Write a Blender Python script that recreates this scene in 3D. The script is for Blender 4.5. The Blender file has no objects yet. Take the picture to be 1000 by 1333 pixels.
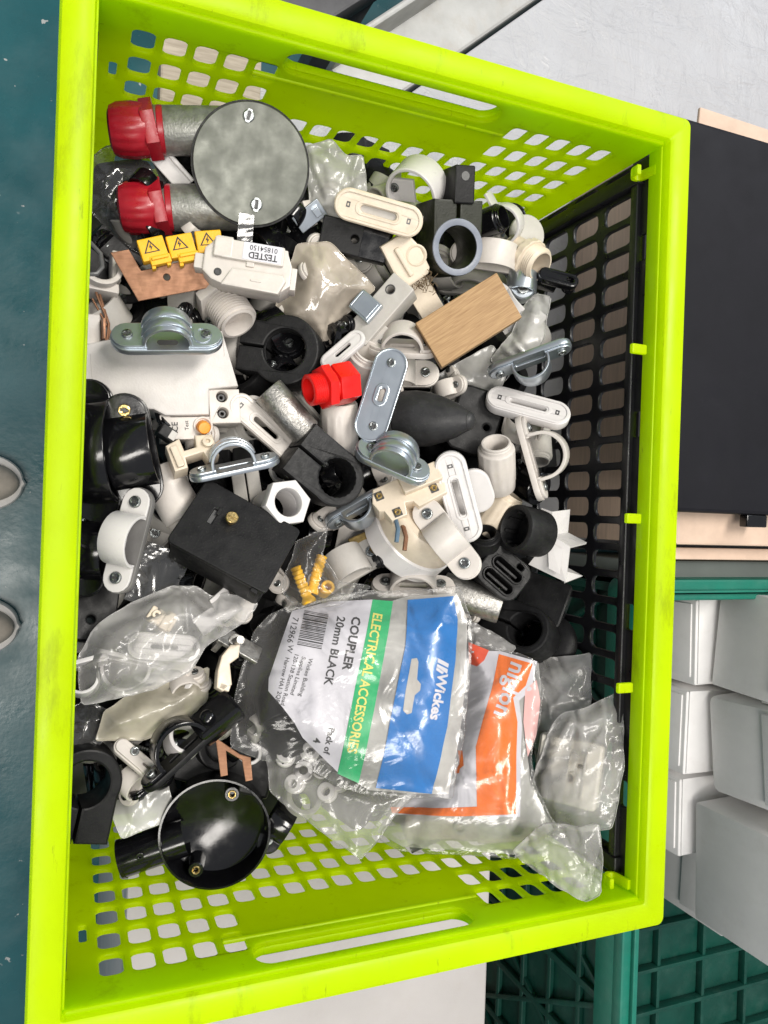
import bpy, math, random
import numpy as np
from mathutils import Vector, Matrix
from mathutils.geometry import tessellate_polygon

random.seed(7)
RNG = np.random.default_rng(7)
sc = bpy.context.scene
col = sc.collection
rad = math.radians

# ------------------------------------------------------------------ camera
CAM_Z = 0.593                       # metres above the table top
FPX, CU, CV = 1000.0, 500.0, 666.5   # focal length and centre in photo pixels
TH, PSI = rad(22.4), rad(1.98)
FWD = Vector((math.sin(TH), 0, -math.cos(TH)))
R0 = Vector((math.cos(TH), 0, math.sin(TH)))
U0 = Vector((0, 1, 0))
CR = math.cos(PSI) * R0 + math.sin(PSI) * U0
CUP = -math.sin(PSI) * R0 + math.cos(PSI) * U0
CAM = Vector((0, 0, CAM_Z))
cd = bpy.data.cameras.new('camera')
cam = bpy.data.objects.new('camera', cd)
col.objects.link(cam)
cd.sensor_fit = 'VERTICAL'
cd.sensor_height = 24.0
cd.lens = 24.0 * FPX / 1333.0
cd.clip_start = 0.01
cd.clip_end = 60
m = Matrix((CR, CUP, -FWD)).transposed().to_4x4()
m.translation = CAM
cam.matrix_world = m
sc.camera = cam

# ------------------------------------------------------------------ light of the workshop
sc.view_settings.view_transform = 'Standard'
sc.view_settings.look = 'None'
sc.view_settings.gamma = 1.0
sc.view_settings.exposure = -0.06
w = bpy.data.worlds.new('World')
sc.world = w
w.use_nodes = True
w.node_tree.nodes['Background'].inputs[0].default_value = (0.88, 0.92, 1.0, 1)
w.node_tree.nodes['Background'].inputs[1].default_value = 0.45


def area(name, loc, target, sx, sy, power, color):
    l = bpy.data.lights.new(name, 'AREA')
    l.shape = 'RECTANGLE'
    l.size, l.size_y = sx, sy
    l.energy = power
    l.color = color
    o = bpy.data.objects.new(name, l)
    col.objects.link(o)
    o.location = loc
    o.rotation_euler = (Vector(target) - Vector(loc)).to_track_quat('-Z', 'Y').to_euler()
    return o


area('ceiling_strip_light', (0.75, 0.75, 2.6), (0.2, 0.0, 0.1), 0.45, 1.5, 70, (1.0, 0.955, 0.885))
area('window_daylight', (1.9, 1.7, 1.5), (0.2, 0.1, 0.1), 0.9, 0.9, 11, (0.86, 0.93, 1.0))
area('strip_light_behind', (-0.5, -0.7, 2.5), (0.2, 0.0, 0.1), 0.45, 1.4, 40, (1.0, 0.955, 0.89))
sc.cycles.transparent_max_bounces = 20
sc.cycles.max_bounces = 12
sc.cycles.diffuse_bounces = 6
sc.cycles.caustics_reflective = False
sc.cycles.caustics_refractive = False


# ------------------------------------------------------------------ pixel -> place
def ray(u, v):
    return FWD + CR * ((u - CU) / FPX) + CUP * (-(v - CV) / FPX)


def P(u, v, z):
    d = ray(u, v)
    s = (z - CAM_Z) / d.z
    return CAM + d * s, s


def frame(u, v):
    ez = -ray(u, v).normalized()
    ex = (CR - ez * CR.dot(ez)).normalized()
    ey = ez.cross(ex)
    return Matrix((ex, ey, ez)).transposed()


# ------------------------------------------------------------------ materials
def _n(nt, t, **kw):
    n = nt.nodes.new(t)
    for k, v in kw.items():
        setattr(n, k, v)
    return n


def mat(name, c, rough=0.5, metal=0.0, var=0.10, sc_=60.0, bump=0.02, bscale=900.0, dust=0.0, dustc=(0.5, 0.48, 0.44), rv=0.12,
        trans=0.0, spec=0.5, stain=0.0, stainc=(0.3, 0.22, 0.14), coat=0.0, grain=None):
    m = bpy.data.materials.new(name)
    m.use_nodes = True
    nt = m.node_tree
    b = nt.nodes['Principled BSDF']
    L = nt.links.new
    tc = _n(nt, 'ShaderNodeTexCoord')
    src = tc.outputs['Object']
    if grain:
        mp = _n(nt, 'ShaderNodeMapping')
        mp.inputs['Scale'].default_value = grain
        L(src, mp.inputs['Vector'])
        src = mp.outputs[0]
    n1 = _n(nt, 'ShaderNodeTexNoise')
    n1.inputs['Scale'].default_value = sc_
    n1.inputs['Detail'].default_value = 6
    n1.inputs['Roughness'].default_value = 0.65
    L(src, n1.inputs['Vector'])
    mix = _n(nt, 'ShaderNodeMix', data_type='RGBA')
    lo = [max(0, x * (1 - var * 1.6)) for x in c]
    hi = [min(1, x * (1 + var)) for x in c]
    mix.inputs[6].default_value = (*lo, 1)
    mix.inputs[7].default_value = (*hi, 1)
    mr = _n(nt, 'ShaderNodeMapRange')
    mr.inputs[1].default_value, mr.inputs[2].default_value = 0.3, 0.7
    L(n1.outputs[0], mr.inputs[0])
    L(mr.outputs[0], mix.inputs[0])
    cout = mix.outputs[2]

    def layer(cout, colr, scale, lo_, hi_, amt, detail=8):
        n = _n(nt, 'ShaderNodeTexNoise')
        n.inputs['Scale'].default_value = scale
        n.inputs['Detail'].default_value = detail
        n.inputs['Roughness'].default_value = 0.75
        L(tc.outputs['Object'], n.inputs['Vector'])
        r = _n(nt, 'ShaderNodeMapRange')
        r.inputs[1].default_value, r.inputs[2].default_value = lo_, hi_
        r.inputs[4].default_value = amt
        L(n.outputs[0], r.inputs[0])
        x = _n(nt, 'ShaderNodeMix', data_type='RGBA')
        x.inputs[7].default_value = (*colr, 1)
        L(r.outputs[0], x.inputs[0])
        L(cout, x.inputs[6])
        return x.outputs[2]
    if dust:
        cout = layer(cout, dustc, 900, 0.60, 0.72, dust)
        cout = layer(cout, dustc, 70, 0.58, 0.85, dust * 0.25)
    if stain:
        cout = layer(cout, stainc, 38, 0.50, 0.74, stain)
        cout = layer(cout, stainc, 600, 0.63, 0.70, stain)
    L(cout, b.inputs['Base Color'])
    rr = _n(nt, 'ShaderNodeMapRange')
    rr.inputs[1].default_value, rr.inputs[2].default_value = 0.3, 0.7
    rr.inputs[3].default_value, rr.inputs[4].default_value = max(0.03, rough - rv), min(1, rough + rv)
    n2 = _n(nt, 'ShaderNodeTexNoise')
    n2.inputs['Scale'].default_value = sc_ * 2.3
    n2.inputs['Detail'].default_value = 7
    L(tc.outputs['Object'], n2.inputs['Vector'])
    L(n2.outputs[0], rr.inputs[0])
    L(rr.outputs[0], b.inputs['Roughness'])
    b.inputs['Metallic'].default_value = metal
    b.inputs['Specular IOR Level'].default_value = spec
    if coat:
        b.inputs['Coat Weight'].default_value = coat
        b.inputs['Coat Roughness'].default_value = 0.08
    if bump:
        n3 = _n(nt, 'ShaderNodeTexNoise')
        n3.inputs['Scale'].default_value = bscale
        n3.inputs['Detail'].default_value = 4
        L(src, n3.inputs['Vector'])
        bp = _n(nt, 'ShaderNodeBump')
        bp.inputs['Strength'].default_value = min(1.0, bump * 8)
        bp.inputs['Distance'].default_value = 0.0006
        L(n3.outputs[0], bp.inputs['Height'])
        L(bp.outputs[0], b.inputs['Normal'])
    if trans:
        t = _n(nt, 'ShaderNodeBsdfTranslucent')
        L(cout, t.inputs['Color'])
        ms = _n(nt, 'ShaderNodeMixShader')
        ms.inputs[0].default_value = trans
        L(b.outputs[0], ms.inputs[1])
        L(t.outputs[0], ms.inputs[2])
        L(ms.outputs[0], nt.nodes['Material Output'].inputs['Surface'])
    return m


def film(name, milky=0.12, rough=0.12, tint=(0.97, 0.97, 0.97), white=(0.85, 0.85, 0.86), spec=1.0, wr=1.0):
    m = bpy.data.materials.new(name)
    m.use_nodes = True
    nt = m.node_tree
    nt.nodes.remove(nt.nodes['Principled BSDF'])
    L = nt.links.new
    tc = _n(nt, 'ShaderNodeTexCoord')
    n0 = _n(nt, 'ShaderNodeTexNoise')
    n0.inputs['Scale'].default_value = 26
    n0.inputs['Detail'].default_value = 3
    n0.inputs['Distortion'].default_value = 1.2
    L(tc.outputs['Object'], n0.inputs['Vector'])
    vo = _n(nt, 'ShaderNodeTexVoronoi', feature='DISTANCE_TO_EDGE')
    vo.inputs['Scale'].default_value = 30
    wv = _n(nt, 'ShaderNodeMix', data_type='RGBA')
    wv.inputs[0].default_value = 0.03
    L(tc.outputs['Object'], wv.inputs[6])
    L(n0.outputs['Color'], wv.inputs[7])
    L(wv.outputs[2], vo.inputs['Vector'])
    n = _n(nt, 'ShaderNodeMath', operation='MULTIPLY_ADD')
    n.inputs[1].default_value = 0.22
    L(vo.outputs[0], n.inputs[0])
    L(n0.outputs[0], n.inputs[2])
    bp = _n(nt, 'ShaderNodeBump')
    bp.inputs['Strength'].default_value = 0.8
    bp.inputs['Distance'].default_value = 0.0035 * wr
    L(n.outputs[0], bp.inputs['Height'])
    tr = _n(nt, 'ShaderNodeBsdfTransparent')
    tr.inputs[0].default_value = (*tint, 1)
    gl = _n(nt, 'ShaderNodeBsdfGlossy')
    gl.inputs['Roughness'].default_value = rough
    L(bp.outputs[0], gl.inputs['Normal'])
    fr = _n(nt, 'ShaderNodeFresnel')
    fr.inputs[0].default_value = 1.5
    L(bp.outputs[0], fr.inputs['Normal'])
    ml = _n(nt, 'ShaderNodeMath', operation='MULTIPLY')
    ml.inputs[1].default_value = 1.7 * spec
    ml.use_clamp = True
    L(fr.outputs[0], ml.inputs[0])
    df = _n(nt, 'ShaderNodeBsdfDiffuse')
    df.inputs[0].default_value = (*white, 1)
    tl = _n(nt, 'ShaderNodeBsdfTranslucent')
    tl.inputs[0].default_value = (*white, 1)
    m0 = _n(nt, 'ShaderNodeMixShader')
    m0.inputs[0].default_value = 0.4
    L(df.outputs[0], m0.inputs[1])
    L(tl.outputs[0], m0.inputs[2])
    m1 = _n(nt, 'ShaderNodeMixShader')
    n5 = _n(nt, 'ShaderNodeTexNoise')
    n5.inputs['Scale'].default_value = 30
    n5.inputs['Detail'].default_value = 6
    L(tc.outputs['Object'], n5.inputs['Vector'])
    r5 = _n(nt, 'ShaderNodeMapRange')
    r5.inputs[1].default_value, r5.inputs[2].default_value = 0.3, 0.75
    r5.inputs[3].default_value, r5.inputs[4].default_value = milky * 0.5, min(1, milky * 1.6)
    L(n5.outputs[0], r5.inputs[0])
    L(r5.outputs[0], m1.inputs[0])
    L(tr.outputs[0], m1.inputs[1])
    L(m0.outputs[0], m1.inputs[2])
    m2 = _n(nt, 'ShaderNodeMixShader')
    L(ml.outputs[0], m2.inputs[0])
    L(m1.outputs[0], m2.inputs[1])
    L(gl.outputs[0], m2.inputs[2])
    L(m2.outputs[0], nt.nodes['Material Output'].inputs['Surface'])
    return m


M = {}
M['lime'] = mat('lime_plastic', (0.75, 0.92, 0.0), 0.38, var=0.04, sc_=14, trans=0.60, stain=0.0, spec=0.3, bump=0.006, bscale=500)
M['lime_panel'] = mat('lime_panel_plastic', (0.78, 0.94, 0.0), 0.40, var=0.04, sc_=14, trans=0.78, stain=0.0, spec=0.25, bump=0.006, bscale=500)


def scuffs(m, c, amt=0.5):
    nt = m.node_tree
    L = nt.links.new
    b = nt.nodes['Principled BSDF']
    src = b.inputs['Base Color'].links[0].from_socket
    targets = [l.to_socket for l in src.links]
    tc = _n(nt, 'ShaderNodeTexCoord')
    for sc3, lo, hi, k in (((34, 9, 34), 0.57, 0.72, 0.9), ((150, 22, 150), 0.63, 0.70, 0.8), ((330, 330, 330), 0.70, 0.74, 0.8)):
        mp = _n(nt, 'ShaderNodeMapping')
        mp.inputs['Scale'].default_value = sc3
        L(tc.outputs['Object'], mp.inputs['Vector'])
        n = _n(nt, 'ShaderNodeTexNoise')
        n.inputs['Scale'].default_value = 1.0
        n.inputs['Detail'].default_value = 7
        n.inputs['Roughness'].default_value = 0.7
        L(mp.outputs[0], n.inputs['Vector'])
        r = _n(nt, 'ShaderNodeMapRange')
        r.inputs[1].default_value, r.inputs[2].default_value, r.inputs[4].default_value = lo, hi, amt * k
        L(n.outputs[0], r.inputs[0])
        x = _n(nt, 'ShaderNodeMix', data_type='RGBA')
        x.inputs[7].default_value = (*c, 1)
        L(r.outputs[0], x.inputs[0])
        L(src, x.inputs[6])
        src = x.outputs[2]
    for t in targets:
        L(src, t)


scuffs(M['lime'], (0.20, 0.20, 0.02), 0.55)
scuffs(M['lime_panel'], (0.30, 0.32, 0.02), 0.4)
M['crate_black'] = mat('black_crate_plastic', (0.010, 0.010, 0.012), 0.38, var=0.2, dust=0.03)
M['blk'] = mat('black_plastic', (0.009, 0.009, 0.0095), 0.44, var=0.25, dust=0.09, bump=0.02, spec=0.22)
M['gloss'] = mat('glossy_black_plastic', (0.005, 0.005, 0.006), 0.16, var=0.2, dust=0.05, rv=0.07, bump=0.004)
M['rub'] = mat('black_rubber', (0.012, 0.012, 0.0125), 0.52, var=0.3, dust=0.10, bump=0.03, sc_=120, spec=0.32)
M['cone'] = mat('dusty_rubber', (0.026, 0.026, 0.027), 0.5, var=0.3, dust=0.14, bump=0.02, sc_=90, spec=0.4)
M['grn'] = mat('dark_olive_plastic', (0.014, 0.016, 0.008), 0.4, var=0.25, dust=0.05, spec=0.35)
M['wht'] = mat('white_plastic', (0.60, 0.56, 0.52), 0.40, var=0.07, stain=0.22, bump=0.015)
M['brt'] = mat('bright_white_plastic', (0.63, 0.61, 0.60), 0.35, var=0.03, stain=0.07, bump=0.006)
M['crm'] = mat('cream_plastic', (0.66, 0.57, 0.45), 0.42, var=0.06, stain=0.30, bump=0.02)
M['gry'] = mat('grey_plastic', (0.46, 0.44, 0.41), 0.45, var=0.08, stain=0.2)
M['zinc'] = mat('zinc_plate', (0.50, 0.545, 0.59), 0.33, 0.90, var=0.05, sc_=60, rv=0.025, bump=0.0, stain=0.05, stainc=(0.40, 0.38, 0.36))
M['galv'] = mat('galvanised_steel', (0.36, 0.35, 0.33), 0.42, 0.9, var=0.25, sc_=300, bump=0.05, stain=0.25, stainc=(0.16, 0.14, 0.11))
M['cast'] = mat('cast_alloy', (0.34, 0.34, 0.32), 0.50, 0.75, var=0.22, sc_=170, bump=0.05, bscale=700, stain=0.35, stainc=(0.12, 0.11, 0.09))
M['lid'] = mat('brushed_lid', (0.11, 0.115, 0.10), 0.42, 0.5, var=0.03, sc_=45, bump=0.008, stain=0.03, stainc=(0.15, 0.17, 0.11), grain=(0.4, 5, 1))
M['scr'] = mat('screw_steel', (0.36, 0.38, 0.38), 0.36, 1.0, var=0.2, sc_=400)
M['mcb'] = mat('breaker_plastic', (0.57, 0.54, 0.515), 0.42, var=0.05, stain=0.22, stainc=(0.28, 0.24, 0.2))
M['slot'] = mat('screw_recess', (0.10, 0.10, 0.10), 0.5, 0.6)
M['brass'] = mat('brass', (0.72, 0.53, 0.22), 0.30, 1.0, var=0.2, sc_=300, stain=0.3, stainc=(0.25, 0.15, 0.06))
M['brz'] = mat('dull_brass', (0.34, 0.24, 0.09), 0.45, 0.8, var=0.25, sc_=200)
M['cop'] = mat('copper', (0.30, 0.155, 0.09), 0.50, 0.65, var=0.12, sc_=90, stain=0.3, stainc=(0.20, 0.08, 0.05), bump=0.02, grain=(1, 8, 1))
M['dred'] = mat('dark_red_plastic', (0.36, 0.009, 0.020), 0.33, var=0.12, bump=0.01)
M['red'] = mat('red_plastic', (0.74, 0.012, 0.010), 0.34, var=0.08, bump=0.01)
M['yel'] = mat('yellow_plastic', (0.80, 0.44, 0.012), 0.38, var=0.06, stain=0.1)
M['org'] = mat('orange_plastic', (0.82, 0.30, 0.02), 0.4)
M['dgr'] = mat('dark_grey_plastic', (0.15, 0.145, 0.14), 0.5)
M['ivory'] = mat('ivory_plastic', (0.80, 0.76, 0.67), 0.4, var=0.04, stain=0.06)
M['ink'] = mat('black_ink', (0.02, 0.02, 0.022), 0.6, bump=0)
M['paper'] = mat('white_card', (0.62, 0.61, 0.66), 0.4, var=0.03, bump=0.01)
M['blue'] = mat('blue_print', (0.002, 0.16, 0.50), 0.24, var=0.04, bump=0)
M['green'] = mat('green_print', (0.006, 0.42, 0.14), 0.25, var=0.05, bump=0)
M['orgp'] = mat('orange_print', (0.88, 0.17, 0.006), 0.25, var=0.05, bump=0)
M['redp'] = mat('red_print', (0.80, 0.07, 0.01), 0.4, var=0.05, bump=0)
M['pink'] = mat('pink_print', (0.75, 0.42, 0.40), 0.45, var=0.05, bump=0)
M['yelp'] = mat('yellow_print', (0.76, 0.70, 0.14), 0.5, bump=0)
M['wire'] = mat('grey_wire', (0.12, 0.12, 0.12), 0.4)
M['bluw'] = mat('blue_wire', (0.10, 0.16, 0.22), 0.4)
M['fib'] = mat('brown_fluff', (0.16, 0.11, 0.06), 0.9)
M['neck'] = film('clear_film', 0.19, 0.15, white=(0.95, 0.93, 0.91), spec=0.6)
M['milk'] = film('milky_film', 0.30, 0.18, white=(0.96, 0.94, 0.92), spec=0.6)
M['thin'] = film('thin_film', 0.05, 0.13, white=(0.95, 0.93, 0.91), spec=0.42)
M['mist'] = film('misty_film', 0.66, 0.22, white=(0.88, 0.87, 0.83))
M['smok'] = film('smoky_film', 0.16, 0.12, tint=(0.74, 0.74, 0.74), white=(0.45, 0.45, 0.45))
M['beig'] = film('beige_film', 0.75, 0.12, white=(0.88, 0.78, 0.65), wr=0.5)
M['crmf'] = film('cream_film', 0.72, 0.2, white=(0.88, 0.82, 0.66), wr=0.4)


def wood(name, c1, c2, scale=(60, 60, 6), dirt=0.0):
    m = bpy.data.materials.new(name)
    m.use_nodes = True
    nt = m.node_tree
    L = nt.links.new
    b = nt.nodes['Principled BSDF']
    tc = _n(nt, 'ShaderNodeTexCoord')
    mp = _n(nt, 'ShaderNodeMapping')
    mp.inputs['Scale'].default_value = scale
    L(tc.outputs['Object'], mp.inputs['Vector'])
    n = _n(nt, 'ShaderNodeTexNoise')
    n.inputs['Scale'].default_value = 3
    n.inputs['Detail'].default_value = 8
    n.inputs['Distortion'].default_value = 0.8
    L(mp.outputs[0], n.inputs['Vector'])
    r = _n(nt, 'ShaderNodeValToRGB')
    r.color_ramp.elements[0].position, r.color_ramp.elements[1].position = 0.32, 0.68
    r.color_ramp.elements[0].color = (*c1, 1)
    r.color_ramp.elements[1].color = (*c2, 1)
    L(n.outputs[0], r.inputs[0])
    L(r.outputs[0], b.inputs['Base Color'])
    b.inputs['Roughness'].default_value = 0.65
    bp = _n(nt, 'ShaderNodeBump')
    bp.inputs['Strength'].default_value = 0.25
    bp.inputs['Distance'].default_value = 0.0006
    L(n.outputs[0], bp.inputs['Height'])
    L(bp.outputs[0], b.inputs['Normal'])
    return m


M['wood'] = wood('pine_wood', (0.30, 0.175, 0.078), (0.44, 0.28, 0.135), (22, 380, 60))
M['board'] = wood('grey_brown_wood', (0.30, 0.25, 0.19), (0.44, 0.38, 0.30), (14, 120, 60))


# ------------------------------------------------------------------ geometry: (verts, faces, smooth flags)
def join(*gs):
    V, F, S = [], [], []
    n = 0
    for g in gs:
        V.append(np.asarray(g[0], float))
        F += [tuple(i + n for i in f) for f in g[1]]
        S += list(g[2])
        n += len(g[0])
    return np.concatenate(V), F, S


def euler(rx, ry, rz):
    return np.array((Matrix.Rotation(rad(rz), 3, 'Z') @ Matrix.Rotation(rad(ry), 3, 'Y') @ Matrix.Rotation(rad(rx), 3, 'X')))


def xf(g, loc=(0, 0, 0), rot=(0, 0, 0), s=1.0):
    V = np.asarray(g[0], float) * np.asarray(s, float)
    V = V @ euler(*rot).T + np.asarray(loc, float)
    return V, g[1], g[2]


def rrect(w, h, r, cx=0, cy=0, n=4):
    r = max(1e-6, min(r, w / 2, h / 2))
    out = []
    for (sx, sy, a0) in ((1, -1, -90), (1, 1, 0), (-1, 1, 90), (-1, -1, 180)):
        for i in range(n + 1):
            a = rad(a0 + 90 * i / n)
            out.append((cx + sx * (w / 2 - r) + r * math.cos(a), cy + sy * (h / 2 - r) + r * math.sin(a)))
    res = []
    for p in out:
        if not res or math.dist(p, res[-1]) > 1e-5:
            res.append(p)
    if math.dist(res[0], res[-1]) < 1e-5:
        res.pop()
    return res


def stad(w, h, cx=0, cy=0, n=8):
    return rrect(w, h, min(w, h) / 2, cx, cy, n)


def circ(r, cx=0, cy=0, n=32):
    return [(cx + r * math.cos(2 * math.pi * i / n), cy + r * math.sin(2 * math.pi * i / n)) for i in range(n)]


def ngon(n, r, a0=0):
    return [(r * math.cos(rad(a0) + 2 * math.pi * i / n), r * math.sin(rad(a0) + 2 * math.pi * i / n)) for i in range(n)]


def arc(r, a0, a1, n=12, cx=0, cy=0):
    return [(cx + r * math.cos(rad(a0 + (a1 - a0) * i / n)), cy + r * math.sin(rad(a0 + (a1 - a0) * i / n))) for i in range(n + 1)]


def cross(L, w):
    a, b = L / 2, w / 2
    return [(b, -a), (b, -b), (a, -b), (a, b), (b, b), (b, a), (-b, a), (-b, b), (-a, b), (-a, -b), (-b, -b), (-b, -a)]


def _sarea(p):
    return 0.5 * sum(p[i - 1][0] * p[i][1] - p[i][0] * p[i - 1][1] for i in range(len(p)))


def _offset(loop, d):
    n = len(loop)
    out = []
    for i in range(n):
        p0, p1, p2 = loop[i - 1], loop[i], loop[(i + 1) % n]
        ax, ay = p1[0] - p0[0], p1[1] - p0[1]
        bx, by = p2[0] - p1[0], p2[1] - p1[1]
        la, lb = math.hypot(ax, ay) or 1, math.hypot(bx, by) or 1
        n1 = (-ay / la, ax / la)
        n2 = (-by / lb, bx / lb)
        mx, my = n1[0] + n2[0], n1[1] + n2[1]
        ml = mx * mx + my * my
        if ml < 1e-6:
            out.append(p1)
            continue
        s = min(2 / ml, 2.0)
        out.append((p1[0] + d * mx * s / 1.0 * 1.0 if False else p1[0] + d * mx * s, p1[1] + d * my * s))
    return out


def prism(loops, depth, bevel=0.8, z=0.0):
    if isinstance(loops[0][0], (int, float)):
        loops = [loops]
    ls = []
    for i, l in enumerate(loops):
        ccw = _sarea(l) > 0
        ls.append(list(l) if ccw == (i == 0) else list(reversed(l)))
    b = min(bevel, depth * 0.45)
    prof = [(b, 0), (0.29 * b, 0.29 * b), (0, b), (0, depth - b), (0.29 * b, depth - 0.29 * b), (b, depth)] if b > 1e-6 else [(0, 0), (0, depth)]
    V, F, S = [], [], []
    starts = []
    nl = [len(l) for l in ls]
    for (o, zz) in prof:
        st = []
        for l in ls:
            st.append(len(V))
            V += [(x, y, z + zz) for x, y in (_offset(l, o) if o else l)]
        starts.append(st)
    for k in range(len(prof) - 1):
        for li, n in enumerate(nl):
            a, c = starts[k][li], starts[k + 1][li]
            for j in range(n):
                j2 = (j + 1) % n
                F.append((a + j, a + j2, c + j2, c + j))
                S.append(True)
    tri = tessellate_polygon([[Vector((x, y, 0)) for x, y in l] for l in ls])
    flat = [p for l in ls for p in l]
    for t in tri:
        p = [flat[i] for i in t]
        if abs(_sarea(p)) < 1e-12:
            continue
        t = tuple(t) if _sarea(p) > 0 else tuple(reversed(t))
        F.append(tuple(starts[-1][0] + i for i in t))
        S.append(False)
        F.append(tuple(starts[0][0] + i for i in reversed(t)))
        S.append(False)
    return np.array(V, float), F, S


def box(w, d, h, b=0.8, loc=(0, 0, 0), rot=(0, 0, 0), r=None):
    g = prism(rrect(w, d, b if r is None else r, n=2), h, b, -h / 2)
    return xf(g, loc, rot)


def lathe(prof, n=32, mod=None):
    V, F = [], []
    rows = []
    for (r, z) in prof:
        if r < 1e-6:
            rows.append([len(V)])
            V.append((0, 0, z))
        else:
            row = []
            for i in range(n):
                a = 2 * math.pi * i / n
                rr = r * (mod(a, z) if mod else 1)
                row.append(len(V))
                V.append((rr * math.cos(a), rr * math.sin(a), z))
            rows.append(row)
    for a, b in zip(rows[:-1], rows[1:]):
        if len(a) == 1 and len(b) == 1:
            continue
        for i in range(n):
            j = (i + 1) % n
            if len(a) == 1:
                F.append((a[0], b[j], b[i]))
            elif len(b) == 1:
                F.append((a[i], a[j], b[0]))
            else:
                F.append((a[i], a[j], b[j], b[i]))
    return np.array(V, float), F, [True] * len(F)


def tube(path, r, n=8, caps=True):
    p = [Vector(q) for q in path]
    V, F = [], []
    up = Vector((0.123, 0.456, 0.881))
    for i, q in enumerate(p):
        t = (p[min(i + 1, len(p) - 1)] - p[max(i - 1, 0)]).normalized()
        a = t.cross(up).normalized()
        b = t.cross(a)
        for k in range(n):
            th = 2 * math.pi * k / n
            V.append(tuple(q + a * (r * math.cos(th)) + b * (r * math.sin(th))))
    for i in range(len(p) - 1):
        for k in range(n):
            k2 = (k + 1) % n
            F.append((i * n + k, i * n + k2, (i + 1) * n + k2, (i + 1) * n + k))
    S = [True] * len(F)
    if caps:
        F += [tuple(range(n - 1, -1, -1)), tuple((len(p) - 1) * n + k for k in range(n))]
        S += [False, False]
    return np.array(V, float), F, S


def strap(path, th, width, bevel=0.8):
    """profile in x,z of constant thickness, swept along y"""
    n = len(path)
    off = []
    for i in range(n):
        p0, p1, p2 = path[max(i - 1, 0)], path[i], path[min(i + 1, n - 1)]
        ax, ay = p1[0] - p0[0], p1[1] - p0[1]
        bx, by = p2[0] - p1[0], p2[1] - p1[1]
        la, lb = math.hypot(ax, ay), math.hypot(bx, by)
        n1 = (-ay / la, ax / la) if la else None
        n2 = (-by / lb, bx / lb) if lb else None
        n1 = n1 or n2
        n2 = n2 or n1
        mx, my = n1[0] + n2[0], n1[1] + n2[1]
        s = min(2 / (mx * mx + my * my), 2)
        off.append((p1[0] + th * mx * s, p1[1] + th * my * s))
    g = prism(list(path) + off[::-1], width, bevel, -width / 2)
    return xf(g, rot=(90, 0, 0))


def hat(R, foot, legs=0.0, n=14):
    """inner profile of a saddle strap: foot, half hoop, foot"""
    pts = [(-R - foot, 0), (-R, 0)]
    pts += [(x, legs + z) for x, z in arc(R, 180, 0, n)]
    pts += [(R, 0), (R + foot, 0)]
    if legs < 1e-6:
        pts.pop(1 + n + 2)
        pts.pop(2)
    return pts


_text_cache = {}


def text(s, size, bold=0.0, z=0.0, align='LEFT', sx=1.0):
    cu = bpy.data.curves.new('lettering', 'FONT')
    cu.body = s
    cu.size = size
    cu.align_x = align
    cu.align_y = 'CENTER'
    cu.offset = bold * size
    cu.resolution_u = 2
    o = bpy.data.objects.new('lettering', cu)
    col.objects.link(o)
    dg = bpy.context.evaluated_depsgraph_get()
    me = bpy.data.meshes.new_from_object(o.evaluated_get(dg))
    V = np.array([tuple(v.co) for v in me.vertices], float)
    if len(V):
        V[:, 0] *= sx
        V[:, 2] = z
    F = [tuple(p.vertices) for p in me.polygons]
    bpy.data.objects.remove(o)
    bpy.data.curves.remove(cu)
    bpy.data.meshes.remove(me)
    return V, F, [False] * len(F)


# ------------------------------------------------------------------ objects
def make_mesh(name, g, k, material, ang=38):
    me = bpy.data.meshes.new(name)
    V = np.asarray(g[0], float) * k
    me.from_pydata(V.tolist(), [], [list(f) for f in g[1]])
    me.polygons.foreach_set('use_smooth', np.array(g[2], bool))
    me.update()
    me.set_sharp_from_angle(angle=rad(ang))
    me.polygons.foreach_set('use_smooth', np.array(g[2], bool))
    me.materials.append(M[material] if isinstance(material, str) else material)
    return me


def tagit(o, label=None, cat=None, group=None, kind=None):
    if label:
        o['label'] = label
    if cat:
        o['category'] = cat
    if group:
        o['group'] = group
    if kind:
        o['kind'] = kind
    return o


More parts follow.
